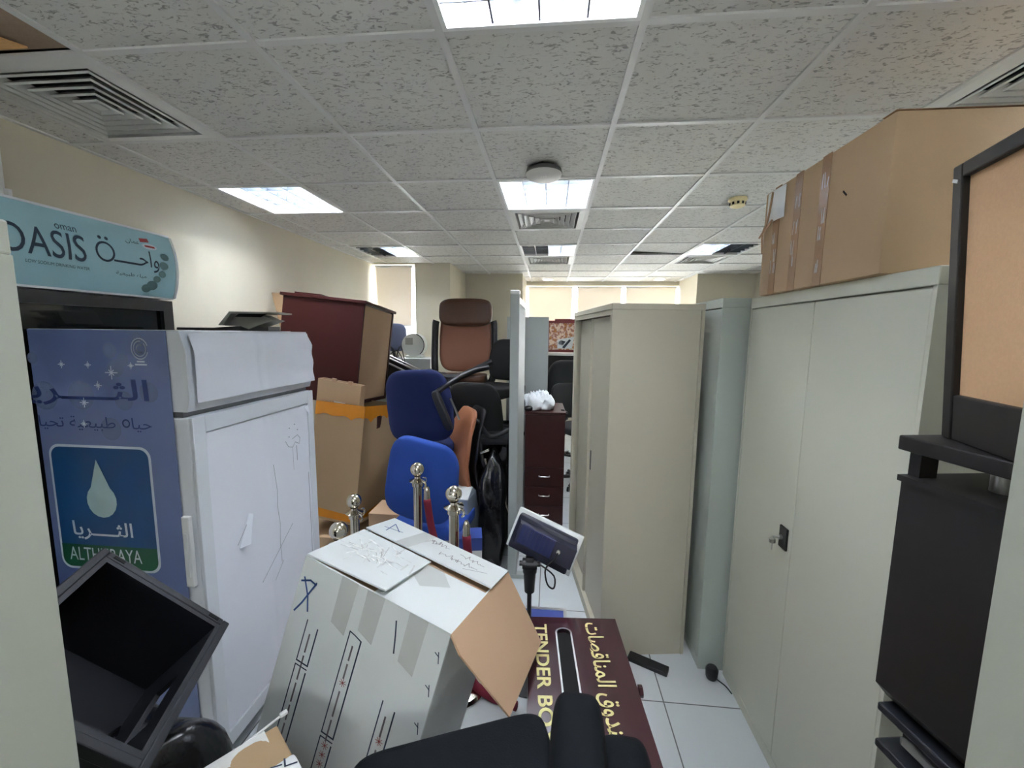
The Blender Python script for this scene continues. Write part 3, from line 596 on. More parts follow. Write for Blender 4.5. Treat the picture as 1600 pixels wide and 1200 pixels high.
def lump(c, d, seed, amp=.12, e=.7):
    random.seed(seed); ph = [random.uniform(0, 6) for _ in range(6)]
    f = lambda p: Vector(p)*(1+amp*(math.sin(9*p[0]/d[0]+ph[0])*math.cos(8*p[1]/d[1]+ph[1])+.6*math.sin(15*p[2]/d[2]+ph[2]+7*p[0]/d[0])))
    return MB().sq(c, d, e, e, None, f, 40, 24)
tag(lump((-1.07, .84, .33), (.34, .38, .66), 4).build('rubbish_bag', 'bag', None, 'all'), 'black plastic bag standing under the tipped black crate', 'bag')

# ------------------------------------------------------------------ the white carton in the foreground
t = thing('white_carton', 'white coated carton tilted on its corner with tape and handwriting', 'carton', (-.953, 1.126, .339), (math.radians(-10.33), math.radians(13.01), math.radians(-15.48)))
cl, cw, ch, cb0 = .549, .497, .665, -.125
b = MB(); b.bb((0, 0, cb0), (cl, .006, ch), .0015).bb((0, cw-.006, cb0), (cl, cw, ch), .0015).bb((0, .006, cb0), (.006, cw-.006, ch)).bb((cl-.006, .006, cb0), (cl, cw-.006, ch-.002)).bb((.006, .006, cb0), (cl-.006, cw-.006, cb0+.006)); b.build('carton_body', 'white_card', t)
MB().bb((.006, .006, ch-.016), (cl-.006, cw-.006, ch-.012)).build('inner_flap', 'card_in', t)
def flapgrid(x0, x1, y0, y1, lift):
    m_ = MB(); top = lambda u, v: (x0+(x1-x0)*u, y0+(y1-y0)*v, ch+.001+lift(u, v)); bot = lambda u, v: (x0+(x1-x0)*u, y0+(y1-y0)*v, ch-.004+lift(u, v))
    m_.grid(top, 12, 8).grid(bot, 12, 8)
    for k in range(12):
        for v in (0, 1): u0, u1 = k/12, (k+1)/12; m_.face([top(u0, v), top(u1, v), bot(u1, v), bot(u0, v)])
    for k in range(8):
        for u in (0, 1): v0, v1 = k/8, (k+1)/8; m_.face([top(u, v0), top(u, v1), bot(u, v1), bot(u, v0)])
    return m_
flapgrid(.0, cl+.004, .30, cw, lambda u, v: .012*(1-v)).build('top_flap', 'white_card', t, label='rear top flap with blue handwriting')
flapgrid(.0, .31, .004, .288, lambda u, v: .004+.016*u*(1-v)+.004*v).build('top_flap', 'white_card', t, label='left top flap under crumpled clear tape')
flapgrid(.275, cl, .0, .275, lambda u, v: -.001).build('top_flap', 'white_card', t, label='front right top flap')
# side flap hanging outwards from the right-hand top edge
th = math.radians(44); l = .285
fd = Vector((math.cos(th), 0, -math.sin(th))); n = Vector((math.sin(th), 0, math.cos(th)))
a0 = Vector((cl, 0, ch)); a1 = Vector((cl, cw, ch)); q1 = a1+fd*l; q0 = a0+fd*(l+.01)+Vector((0, .1, 0)); qm = a0+fd*.06+Vector((0, .0, 0))
MB().prism([a0, qm, q0, q1, a1], -n*.006).build('side_flap', 'card_in', t, label='brown inner side flap hanging open')
fp = lambda u, v: (u, -.0015, v)   # front face
pr = MB()
for x0, zt, segs in ((.075, .48, (.135, .28)), (.235, .52, (.33, .28)), (.405, .385, (.32, .14))):
    z = zt
    for k, s in enumerate(segs):
        w = .046; za, zb = z, z-s
        pr.strip([(x0, zb), (x0, za)], .004, fp).strip([(x0+w, zb), (x0+w, za-.012)], .005, fp).strip([(x0, zb), (x0+w, zb)], .005, fp)
        if k: pr.strip([(x0, za), (x0+w, za)], .004, fp)
        elif x0 > .2 and x0 < .3: pr.strip([(x0, za), (x0+.02, za-.004), (x0+w, za-.012)], .004, fp)
        z = zb-.013
pr.build('label_outline', 'ink', t)
pr = MB(); rd = MB(); random.seed(11)
for x0, zt, L_ in ((.075, .47, .4), (.235, .51, .6), (.405, .375, .45)):
    z = zt-.03
    while z > zt-L_:
        s = random.uniform(.04, .08)
        if random.random() < .35 and z < zt-.05:
            for k in range(4): a_ = k*PI/4; rd.strip([(x0+.024-.012*math.cos(a_), z-.012*math.sin(a_)), (x0+.024+.012*math.cos(a_), z+.012*math.sin(a_))], .002, fp)
            z -= .03
        else:
            pr.strip([(x0+.022, z), (x0+.022, z-s)], .006, fp); z -= s+.015
pr.build('label_print', 'grey_ink', t); rd.build('label_emblem', 'red_ink', t)
pn = MB()
pn.strip([(.02, .60), (.05, .55), (.065, .505)], .006, fp).strip([(.012, .585), (.045, .60), (.07, .595)], .006, fp).strip([(.07, .60), (.035, .52), (.015, .485)], .006, fp)
tpz = lambda u, v: (u, v, ch+.0125+.0*(v))
tp2 = lambda u, v: (u, v, ch+.001+.012*(1-(v-.30)/(cw-.30))+.0015)
pn.strip([(.06, .35), (.045, .44)], .004, tp2).strip([(.045, .44), (.10, .385)], .004, tp2).strip([(.035, .375), (.11, .395)], .004, tp2)
pn.build('pen_mark', 'pen', t)
hw = MB(); random.seed(21)
for x0, y0, n_, s in ((.22, .445, 6, .014), (.36, .43, 7, .012), (.30, .37, 10, .013)):
    x = x0; pts = []
    for k in range(n_*3): pts.append((x, y0+random.uniform(-s, s)+(.02 if k % 7 == 0 else 0))); x += random.uniform(.002, .009)
    hw.strip(pts, .0022, tp2)
hw.strip([(.21, .41), (.23, .46), (.24, .42), (.27, .45)], .0022, tp2).strip([(.42, .335), (.50, .385)], .0025, tp2); hw.build('handwriting', 'grey_ink', t)
for x0, L_ in ((.155, .17), (.255, .15), (.41, .17)): MB().face([fp(x0, ch), fp(x0+.065, ch), fp(x0+.062, ch-L_), fp(x0+.004, ch-L_+.02)]).build('clear_tape', 'clear_tape', t)
MB().face([tp2(.14, .30), tp2(.20, .30), tp2(.22, cw), tp2(.16, cw)]).build('clear_tape', 'clear_tape', t)
ct = MB(); random.seed(9)
for k in range(46):
    u = random.gauss(.15, .06); v = random.gauss(.16, .05); z = ch+.004+.016*max(0, min(1, u/.31))*(1-v/.288)+.004
    if not (.01 < u < .3 and .02 < v < .28): continue
    a_ = random.uniform(0, PI); L_ = random.uniform(.01, .04)
    ct.strip([(u-L_*math.cos(a_), v-L_*math.sin(a_)), (u, v+random.uniform(-.006, .006)), (u+L_*math.cos(a_), v+L_*math.sin(a_))], random.uniform(.002, .006), lambda p, q, z=z: (p, q, z+random.uniform(0, .003)))
ct.build('crumpled_tape', 'shine_tape', t)
MB().face([(.27, .20, ch+.004), (.36, .13, ch+.004), (.44, .20, ch+.004), (.37, .275, ch+.006), (.30, .27, ch+.006)]).build('tape_patch', 'clear_tape', t)
st = MB()
for z in (.60, .50, .385, .26, .14): st.strip([(cl-.02, z), (cl-.012, z-.03)], .003, fp).strip([(cl-.03, z-.005), (cl-.016, z-.012)], .003, fp)
st.strip([(.375, .62), (.385, .58), (.395, .53)], .005, fp); st.build('staple', 'ink', t)

# small carton at the lower left
t = thing('small_carton', 'small brown carton with a white strap at the foot of the white carton', 'carton', (-.655, .80, .0), (0, 0, math.radians(-38)))
MB().bb((-.13, -.16, 0), (.15, .07, .645), .004).build('carton_body', 'card_warm', t)
MB().bb((-.015, -.165, .44), (.05, .075, .652), .01).build('strap', 'white', t, True, 'white printed strap')
pl = lambda u, v: (u, v, .6535); k_ = MB()
k_.strip([(-.010, -.15), (-.010, .02), (.0, .04)], .004, pl).strip([(.045, -.15), (.045, .065)], .004, pl).strip([(.018, -.13), (.018, .0)], .002, pl).strip([(-.010, .05), (.01, .045), (.02, .068)], .004, pl).build('strap_print', 'ink', t)
MB().grid(lambda u, v: (-.132+.04*u, -.16+.2*v, .648+.010*math.sin(6*v)*u), 4, 8).build('tape_edge', 'shine_tape', t, 'all')
MB().cyl((-.145, -.17, .60), (-.140, .085, .655), .003, seg=8).sq((-.14, .09, .657), (.012, .02, .01)).build('white_tie', 'white', t)

# ------------------------------------------------------------------ tender box
t = thing('tender_box', 'burgundy lacquered tender box with cream lettering and a slotted lid', 'ballot box', (-.035, 1.011, 0), (0, 0, math.radians(3.9)))
tw, tl, tz = .376, .63, .498; sx0, sx1, sy0, sy1 = .118, .178, .10, .54
b = MB(); b.bb((.005, .005, 0), (tw-.005, tl-.005, tz-.02)); b.build('body', 'tender', t)
lid = MB(); lid.bb((0, 0, tz-.02), (sx0, tl, tz), .0).bb((sx1, 0, tz-.02), (tw, tl, tz)).bb((sx0, 0, tz-.02), (sx1, sy0, tz)).bb((sx0, sy1+.025, tz-.02), (sx1, tl, tz))
arc = [(sx0+.03+.03*math.cos(k*PI/10), sy1+.025*math.sin(k*PI/10)) for k in range(11)]
lid.prism([(u, v, tz-.02) for u, v in arc[:6]] + [(sx0+.03, sy1+.0252, tz-.02), (sx1, sy1+.0252, tz-.02)], (0, 0, .02)).prism([(sx0, sy1, tz-.02), (sx0, sy1+.0252, tz-.02), (sx0+.03, sy1+.0252, tz-.02)] + [(u, v, tz-.02) for u, v in arc[6:10]], (0, 0, .02))
lid = lid.build('lid', 'tender', t)
rim = [(sx0, sy0), *[(u, v) for u, v in reversed(arc)], (sx1, sy0)]
rm = MB(); rm.strip(rim, .0065, lambda u, v: (u, v, tz+.0008)); rm.build('slot_rim', 'white', lid, label='metal slot edge with its shine painted white')  # plain white stands for the bright reflection on the metal edge
MB().bb((sx0, sy0, tz-.0199), (sx1, sy1+.02, tz-.0185)).build('slot_floor', 'void', lid)
tt = lambda x, y: (lambda u, v: (x+v, y-u, tz+.0012))   # text runs towards the viewer, letter tops to the right
lettering('TENDER BOX', .52, .05, tt(.032, .585), 'gold', lid, .022)
lettering(arab('صندوق المناقصات'), .56, .085, tt(.222, .60), 'gold', lid, .014)
MB().lathe([(0, 0), (.01, 0), (.01, .014), (.02, .016), (.02, .028), (0, .032)], (0, 0, 0), 18).build('lock_knob', 'tender', t, True).matrix_local = Matrix.Translation((tw-.006, .30, tz-.028)) @ Matrix.Rotation(PI/2, 4, 'Y')

# ------------------------------------------------------------------ black chair at the bottom
t = thing('office_chair', 'black padded chair part at the bottom edge between the white carton and the tender box', 'chair', (-.20, .70, 0))
MB().sq((.0, .02, .655), (.50, .40, .10), .22, .22, (.03, -.27, .12)).build('seat', 'fabric', t, 'all')
for x, y, z, r in ((.275, .06, .735, .0), (.375, .02, .675, .0)):
    MB().sq((x, y, z), (.125, .34, .30), .6, .4, (0, 0, -.05)).build('arm_pad', 'fabric', t, 'all')
MB().cyl((.05, 0, .1), (.05, 0, .62), .025).build('gas_lift', 'black', t, True)
MB().bb((.0, -.03, .58), (.40, .03, .62), .004).build('bracket', 'black', t)
def star(t, cx, cy, z0, r=.27, yaw=0):
    s = MB()
    for k in range(5):
        a_ = yaw+2*PI*k/5; s.cyl((cx, cy, z0+.1), (cx+r*math.cos(a_), cy+r*math.sin(a_), z0+.07), .024, .014, 10)
    s.cyl((cx, cy, z0+.06), (cx, cy, z0+.12), .04); s.build('star_base', 'black', t, True)
    for k in range(5):
        a_ = yaw+2*PI*k/5; x, y = cx+r*math.cos(a_), cy+r*math.sin(a_); q = Vector((-math.sin(a_), math.cos(a_), 0))
        c = MB(); c.cyl(Vector((x, y, z0+.027))-q*.024, Vector((x, y, z0+.027))-q*.006, .027, seg=14).cyl(Vector((x, y, z0+.027))+q*.006, Vector((x, y, z0+.027))+q*.024, .027, seg=14).cyl((x, y, z0+.027), (x, y, z0+.075), .008, seg=8); c.build('caster', 'black', t, True)
star(t, .05, 0, 0, .24, .3)

# ------------------------------------------------------------------ solar floodlight on its pole
t = thing('solar_floodlight', 'dark solar floodlight on a thin pole behind the tender box', 'floodlight', (-.078, 1.86, 0))
MB().cyl((0, 0, .012), (0, 0, .55), .011, seg=12).build('pole', 'black', t, True)
MB().lathe([(0, 0), (.11, 0), (.11, .008), (.02, .014), (0, .014)]).build('foot', 'black', t, True)
MB().cyl((0, 0, .47), (0, 0, .57), .024, .03, 16).cyl((0, 0, .57), (0, 0, .59), .034).build('sleeve', 'black', t, True)
MB().cyl((-.035, 0, .61), (.035, 0, .61), .026, seg=18).cyl((-.05, 0, .61), (.05, 0, .61), .012, seg=12).bb((-.02, -.02, .59), (.02, .02, .65), .006).build('joint', 'black', t, True)
hd = bpy.data.objects.new('lamp_head', None)
def HM(): return Matrix.Translation((.06, .02, .71)) @ Euler((math.radians(-12), math.radians(18), math.radians(-14))).to_matrix().to_4x4()
Hm = HM()
def hb(mb, name, m, smooth=False, label=None, parent=None):
    for v in mb.bm.verts: v.co = Hm @ v.co
    return mb.build(name, m, parent or t, smooth, label)
hs = hb(MB().prism([(-.145, -.005, -.06), (-.125, -.045, -.045), (-.125, -.045, .05), (-.145, -.005, .075), (-.145, .03, .08), (-.145, .03, -.075)], (.285, 0, 0)).box((0, .0, 0), (.30, .05, .17), None, .01), 'housing', 'lamp_body', True)
hb(MB().bb((-.168, .026, -.1), (.168, .048, .1), .004), 'front_frame', 'lampglass', True, 'white lamp front edge', hs)
hb(MB().bb((-.115, -.058, -.035), (.06, -.044, .055), .003), 'solar_panel', 'panel_blue', False, 'blue gridded solar panel', hs)
g = MB()
for k in range(9): g.bb((-.113+.0212*k, -.0592, -.033), (-.1115+.0212*k, -.058, .053))
hb(g, 'cell_line', 'lamp_body', False, None, hs)
hb(MB().cyl((.085, -.03, .01), (.085, -.065, .012), .009, seg=12).cyl((.085, -.065, .012), (.085, -.08, .014), .006, seg=10), 'connector', 'steelrod', True, None, hs)
MB().tube([tuple(Hm @ Vector((.085, -.08, .014))), (.115, -.075, .68), (.075, -.07, .63), (.085, -.06, .55), (.115, -.05, .525), (.115, -.04, .58), (.05, -.02, .62)], .004, 8).build('cable', 'black', t, True)

# ------------------------------------------------------------------ stanchions and their ropes
def stanchion(x, y, z, lab):
    t = thing('stanchion', lab, 'stanchion', (x, y, 0), group='chrome rope stanchions behind the white carton')
    MB().lathe([(0, 0), (.155, 0), (.16, .008), (.15, .022), (.06, .04), (.03, .05), (0, .052)], seg=32).build('base', 'chrome', t, True)
    MB().cyl((0, 0, .05), (0, 0, z-.068), .0235, seg=24).build('post', 'chrome', t, True)
    MB().lathe([(.024, z-.098), (.03, z-.094), (.03, z-.075), (.045, z-.066), (.047, z-.062), (.03, z-.056), (.017, z-.05), (.016, z-.04), (.022, z-.036)], seg=28).build('collar', 'chrome', t, True)
    MB().lathe([(.0385*math.sin(k*PI/14), z-.0385*math.cos(k*PI/14)) for k in range(15)], seg=28).build('ball', 'chrome', t, 'all')
    for a_ in (-.5, 1.1): MB().tube([(.036*math.cos(a_), .036*math.sin(a_), z-.063), (.058*math.cos(a_), .058*math.sin(a_), z-.066), (.062*math.cos(a_), .062*math.sin(a_), z-.085), (.05*math.cos(a_), .05*math.sin(a_), z-.098)], .006, 8).build('rope_hook', 'chrome', t, True)
    return t
stanchion(-.713, 2.131, .96, 'tallest chrome stanchion in front of the lower blue chair')
stanchion(-.432, 1.80, .965, 'chrome stanchion to the right, in front of the pale grey carton')
stanchion(-1.024, 2.02, .81, 'chrome stanchion with a full collar beside the tall taped carton')
stanchion(-.896, 1.62, .848, 'nearest chrome stanchion, only its ball showing between the papered fridge and the white carton')
def rope(x, y, z, lab, lean):
    t = thing('velvet_rope', lab, 'rope', (x, y, z), group='burgundy velvet ropes hooked to the stanchions')
    MB().lathe([(0, 0), (.008, 0), (.012, -.008), (.017, -.03), (.018, -.075), (0, -.077)], seg=18).build('end_cap', 'chrome', t, True)
    MB().tube([(0, 0, -.07), (.01+lean*.2, 0, -.2), (.03+lean, -.01, -.42), (.02+lean*1.5, -.02, -z+.10), (.10+lean, -.05, -z+.022), (.25, -.1, -z+.021)], .02, 12).build('rope', 'velvet', t, 'all')
rope(-.653, 2.105, .875, 'burgundy rope hanging on the tallest stanchion', .03)
rope(-.37, 1.785, .845, 'burgundy rope hanging on the stanchion before the pale grey carton', .0)

# ------------------------------------------------------------------ tall taped carton, archive box, laminate cabinet
s_ = .97
def sc(p, s): return (p[0]*s, p[1]*s, 1.7+(p[2]-1.7)*s)
t = thing('tall_carton', 'tall brown carton with orange tape around its rim behind the papered fridge', 'carton', sc((-1.936, 3.019, .224), s_), (math.radians(-6.8), math.radians(3.2), math.radians(-10.3)))
l1, w1, h1 = .437, .526, .907
b = MB(); b.bb((0, 0, 0), (l1, .006, h1), .002).bb((0, w1-.006, 0), (l1, w1, h1)).bb((0, .006, 0), (.006, w1-.006, h1)).bb((l1-.006, .006, 0), (l1, w1-.006, h1)).bb((.006, .006, 0), (l1-.006, w1-.006, .006)); b.build('carton_body', 'card_warm', t)
o = MB(); pts = [(-.002, .80)]; random.seed(2)
edge = [(l1*k/12, h1-.085-random.uniform(0, .018)-(.02 if k in (9,) else 0)) for k in range(13)]
o.face([(0, -.002, h1)] + [(u, -.002, v) for u, v in edge] + [(l1+.002, -.002, h1)])
edge = [(w1*k/12, h1-.08-random.uniform(0, .016)-(.03 if k in (2, 7) else 0)) for k in range(13)]
o.face([(l1+.002, -.002, h1)] + [(l1+.002, u, v) for u, v in edge] + [(l1+.002, w1, h1)])
o.bb((-.002, -.003, h1-.001), (l1+.003, .012, h1+.001)).bb((l1-.01, .0, h1-.001), (l1+.003, w1, h1+.001))
o.build('orange_tape', 'orange_tape', t, keepn=True)
o = MB(); o.face([(l1+.002, 0, .03), (l1+.002, w1, .02), (l1+.002, w1, .12), (l1+.002, .2, .08)]).face([(0, -.002, .02), (l1, -.002, .02), (l1, -.002, .07), (0, -.002, .09)]); o.build('orange_tape', 'orange_tape', t, keepn=True)
t = thing('archive_box', 'small upright cardboard archive box with a handle hole, on the taped carton', 'carton', (-1.76, 3.05, .93), (0, math.radians(8), math.radians(-6)))
x0, x1, z0, z1 = -.10, .27, .0, .42
b = MB(); hx0, hx1, hz0, hz1 = .03, .15, .20, .245
b.bb((x0, 0, z0), (x1, .006, hz0)).bb((x0, 0, hz1), (x1, .006, z1-.02)).bb((x0, 0, hz0), (hx0, .006, hz1)).bb((hx1, 0, hz0), (x1, .006, hz1))
b.bb((x0, .006, z0), (x0+.006, .06, z1-.02)).bb((x1-.006, .006, z0), (x1, .06, z1-.02)).bb((x0, .06, z0), (x1, .066, z1-.02)).build('box_body', 'card', t)
for x in (.02, .16): MB().bb((x, -.002, z1-.03), (x+.035, .012, z1)).build('lid_tab', 'card_in', t)
MB().bb((hx0-.01, .05, hz0-.01), (hx1+.01, .055, hz1+.01)).build('paper_inside', 'white', t)
t = thing('laminate_cabinet', 'open-backed maroon laminate cabinet with a raw chipboard side on the taped carton', 'cabinet', sc((-1.606, 2.261, 1.327), 1.4), (math.radians(-4.2), math.radians(5.6), math.radians(1.4)))
l2, w2, h2 = .678, .666, .84
MB().bb((0, 0, 0), (l2-.02, .02, h2-.02)).build('front_panel', 'maroon', t)
MB().bb((l2-.018, .02, .03), (l2-.004, w2-.03, h2-.03)).build('side_panel', 'chip', t, label='raw chipboard side panel')
e = MB(); e.bb((l2-.02, w2-.03, 0), (l2+.004, w2, h2-.02)).bb((l2-.02, .02, 0), (l2+.002, w2-.03, .028)).bb((l2-.02, 0, 0), (l2, .02, h2-.02)); e.build('edge_strip', 'maroon', t)
MB().bb((.0, .02, 0), (.02, w2, h2-.02)).build('far_side', 'chip', t)
tp = MB(); tp.bb((-.02, -.02, h2-.02), (l2+.02, w2+.02, h2+.004), .003); tp.build('top', 'maroon', t)
MB().prism([(-.17, .1, h2+.0), (0, .02, h2), (0, .02, h2-.30), (-.06, .1, h2-.30)], (0, .02, 0)).build('open_door', 'chip', t)
MB().bb((.03, .1, h2+.004), (.26, .3, h2+.03)).bb((.35, .3, h2+.004), (.62, .45, h2+.02)).build('loose_board', 'maroon', t)
tag(MB().bb((-2.0, 2.86, 0), (-1.42, 3.40, .135), .004).build('flat_carton', 'card'), 'flat brown carton beneath the tall taped carton', 'carton')
tag(MB().box((-1.46, 3.26, 1.0), (.24, .30, .10), (0, .08, -.1)).build('drawer_box', 'maroon2'), 'dark maroon drawer box peeking between the taped carton and the laminate cabinet', 'drawer')
tag(MB().bb((-1.23, 2.62, 0), (-1.0, 2.86, .46), .004).build('floor_carton', 'card_in'), 'low tan carton on the floor behind the stanchion by the taped carton', 'carton')

# ------------------------------------------------------------------ chairs
def task_chair(lab, loc, rot, fab, seat_m=None, sh=.45, bw=.44, bh=.44, bz=.24, arms=True, group=None, hi=False, base=True, curve=.05, broll=0., sup=True):
    """front towards -Y; seat top at sh"""
    t = thing('office_chair', lab, 'chair', loc, rot, group)
    MB().sq((0, -.02, sh), (.48, .46, .09), .35, .4).build('seat', seat_m or fab, t, 'all')
    def bend(p): return (p[0], p[1]-curve*((p[0]/(bw/2))**2)*.6+.02*(p[2]/bh)+.03*abs(p[2]/bh), p[2])
    def shape(p):
        k = p[2]/(bh/2); f = (1-.18*max(0, k)**2) if not hi else 1-.06*max(0, k)
        return bend((p[0]*f, p[1], p[2]))
    bk = MB().sq((0, .22, sh+bz+bh/2-.04), (bw, .09, bh), .42, .55, (-.08, broll, 0), shape).build('backrest', fab, t, 'all')
    if hi:
        MB().sq((0, .205, sh+bz+bh-.12), (bw*1.02, .13, .28), .5, .42, (-.1, 0, 0)).build('headrest', 'leather_dk', t, 'all', 'dark padded headrest')
    MB().tube([(0, .02, sh-.06), (0, .24, sh-.05), (0, .285, sh+.08), *([(0, .28, sh+bz+.1)] if sup else [(0, .25, sh+bz*.7)])], .02, 8).build('back_support', 'black', t, True)
    if arms:
        for s in (-1, 1):
            a_ = MB().tube([(s*.20, -.02, sh-.05), (s*.29, -.02, sh-.03), (s*.30, -.02, sh+.16), (s*.29, -.02, sh+.2)], .017, 8).build('arm_post', 'black', t, True)
            MB().sq((s*.285, -.02, sh+.215), (.065, .27, .035), .5, .4).build('arm_pad', 'black', a_, 'all')
    MB().bb((-.1, -.12, sh-.085), (.1, .1, sh-.045), .006).build('mechanism', 'black', t)
    if base:
        MB().cyl((0, 0, .1), (0, 0, sh-.08), .024).build('gas_lift', 'black', t, True); star(t, 0, 0, 0)
    return t
CH = 'office chairs piled by the left window'
task_chair('lower bright blue fabric chair behind the tallest stanchion', (-.76, 2.62, .0), (0, 0, math.radians(174)), 'blue', arms=False, group=CH, bw=.47, bh=.54, bz=.13, sh=.44, broll=-.2, sup=False)
tag(MB().bb((-1.28, 2.96, 0), (-.56, 3.46, .36), .004).build('support_carton', 'card_warm'), 'brown carton under the upper blue chair, mostly hidden', 'carton')
upper = task_chair('upper deep blue fabric chair leaning above the bright blue one', (-.945, 3.12, .36), (0, 0, math.radians(178)), 'blue_dark', arms=False, group=CH, bw=.50, bh=.54, bz=.10, sh=.48, broll=.06, sup=False)
# black desk that carries the upper chairs
t = thing('desk', 'black desk under the brown leather chair', 'desk', (-.82, 3.98, 0))
MB().bb((-.50, -.30, .74), (.53, .36, .77), .003).build('desk_top', 'black', t)
for x in (-.48, .51):
    for y in (-.28, .34): MB().bb((x-.02, y-.02, 0), (x+.02, y+.02, .74)).build('leg', 'black', t)
MB().bb((-.46, .30, .25), (.40, .315, .73)).build('modesty_panel', 'black', t)
t = task_chair('tall brown leather chair with black arms on top of the pile', (-.85, 3.93, .77), (math.radians(-3), 0, math.radians(4)), 'leather', 'leather_dk', sh=.50, bw=.53, bh=.68, bz=.09, arms=False, group=CH, hi=True)
for s in (-1, 1):
    a_ = MB().tube([(s*.20, .10, .42), (s*.28, .10, .48), (s*.30, .12, .70), (s*.295, .13, 1.00), (s*.285, .13, 1.06)], .034, 10).build('arm', 'black', t, True)
MB().tube([(-.24, -.23, .55), (-.02, -.27, .52), (.30, -.22, .66)], .03, 8).build('front_bar', 'black', t, True)
task_chair('black mesh chair under the brown leather one, beside the partition', (-.575, 3.36, .0), (0, 0, math.radians(176)), 'mesh', sh=.66, bw=.46, bh=.62, bz=.09, group=CH, arms=False)
task_chair('black curved mesh chair tucked between the leather chair and the partition', (-.50, 3.78, .77), (0, 0, math.radians(-24)), 'mesh', sh=.42, bw=.38, bh=.40, bz=.10, group=CH, arms=False, base=True)
t = thing('leather_chair_back', 'detached tan leather chair back seen edge-on beside the blue chairs', 'chair', (-.655, 2.98, .36), (0, 0, math.radians(-60)), CH)  # only the detached back is built
def tb(p): return (p[0], p[1]+.10*(p[2]/.40)**2-.03, p[2])
MB().sq((0, .0, .40), (.44, .05, .78), .35, .5, None, tb).build('backrest', 'tan', t, 'all')
MB().sq((0, .06, .40), (.47, .03, .80), .3, .45, None, tb).build('back_shell', 'black', t, 'all')
# overturned black chair with chrome legs
t = thing('chrome_leg_chair', 'overturned black visitor chair with bright chrome legs near the partition post', 'chair', (-.42, 2.90, .0))
MB().bb((-.09, -.02, .90), (.13, .34, .95), .02).build('seat', 'mesh', t, True)
MB().tube([(-.08, .0, .93), (-.09, -.03, 1.08), (.0, -.04, .97), (.15, -.03, 1.03)], .016, 8).tube([(-.08, 0, .93), (-.05, -.06, .8), (.0, -.08, .72)], .014, 8).build('frame', 'black', t, True)
l_ = MB()
for x in (-.03, .02): l_.cyl((x, -.08, .82), (x+.13, -.10, .42), .009, seg=12)
l_.cyl((-.06, -.085, .86), (.0, -.085, .885), .011, seg=12).build('chrome_legs', 'chrome', t, True)
MB().cyl((.12, .2, 0), (.11, .2, .92), .014).cyl((-.08, .3, 0), (-.08, .3, .92), .014).build('back_legs', 'black', t, True)
def part_of(o, p): o.parent = p; o.matrix_parent_inverse = p.matrix_basis.inverted()
a_ = MB().tube([(-.67, 2.98, 1.38), (-.74, 2.88, 1.33), (-.81, 2.83, 1.27)], .02, 10).tube([(-.67, 2.98, 1.38), (-.58, 3.08, 1.42), (-.48, 3.16, 1.44)], .022, 10).build('arm', 'black', None, True, 'black arm swung out to the right'); part_of(a_, upper)
part_of(MB().sq((-.75, 2.80, 1.16), (.06, .05, .30), .5, .5, (0, math.radians(-22), 0)).build('arm_pad', 'black', None, 'all'), upper)
part_of(MB().tube([(-.70, 2.84, 1.24), (-.67, 2.86, 1.16), (-.65, 2.89, 1.08)], .008, 8).build('lever', 'steelrod', None, True), upper)
t = thing('chair_arm_frame', 'black chair arm frame with two upright arm rests behind the upper blue chair', 'chair', (-1.055, 3.74, .77))  # only an arm frame standing on the desk
MB().bb((-.12, -.02, 0), (.12, .02, .03), .004).build('base_bar', 'black', t)
for x, h in ((-.065, .57), (.065, .54)):
    p_ = MB().tube([(x, 0, .03), (x+.01, 0, .3), (x, 0, h-.06)], .024, 10).build('arm_post', 'black', t, True)
    MB().sq((x, .0, h-.02), (.07, .11, .10), .7, .7).build('arm_pad', 'black', p_, 'all')
# black plastic bag, grey carton, blue box on the floor
tag(lump((-.395, 2.88, .40), (.20, .28, .82), 8, .12, .75).build('rubbish_bag', 'bag', None, 'all'), 'shiny black plastic bag on the floor against the partition', 'bag')
t = thing('grey_carton', 'pale grey carton with an open flap at the foot of the lower blue chair', 'carton', (-.66, 2.78, 0), (0, 0, -.12))
MB().bb((-.14, -.13, 0), (.14, .14, .58), .004).build('carton_body', 'grey_card', t)
MB().prism([(-.14, -.13, .58), (.14, -.13, .58), (.13, .02, .615), (-.13, .02, .61)], (0, 0, .005)).build('flap', 'white_card', t)
t = thing('small_box', 'small blue and white printed box on the floor behind the stanchions', 'box', (-.475, 2.42, .0), (0, 0, .2))
MB().bb((-.07, -.05, 0), (.07, .09, .45), .002).build('box_body', 'white', t)
MB().bb((-.071, -.051, .37), (.071, .091, .451)).build('blue_band', 'bluebox', t)
MB().bb((.0, -.0525, .18), (.055, -.051, .32)).build('printed_picture', 'grey_ink', t)

# office partition, panel behind, drawer pedestal
t = thing('partition', 'pale grey partition seen end-on in the middle of the room', 'partition', (-.238, 2.70, 0))
MB().bb((-.030, 0, .03), (.030, .06, 1.955), .004).build('end_post', 'partition', t)
MB().bb((-.031, -.001, 1.955), (.031, .061, 1.98), .006).build('end_cap', 'white', t)
MB().bb((-.022, .06, .06), (.022, .74, 1.90)).build('panel', 'partition', t)
MB().bb((-.028, .06, 1.90), (.028, .74, 1.94)).bb((-.028, .06, .0), (.028, .74, .06)).build('rail', 'steelrod', t)
MB().bb((-.05, .0, 0), (.12, .05, .03)).build('foot', 'partition', t)
t = thing('partition', 'grey fabric partition panel standing behind the drawer pedestal', 'partition', (-.235, 4.15, 0))
MB().bb((-.20, 0, .05), (.20, .04, 1.86)).build('panel', 'partition', t)
f = MB(); f.bb((-.208, -.004, 0), (-.2, .044, 1.868)).bb((.2, -.004, 0), (.208, .044, 1.868)).bb((-.2, -.004, 1.86), (.2, .044, 1.868)).bb((-.2, -.004, 0), (.2, .044, .05)); f.build('frame', 'partition', t)
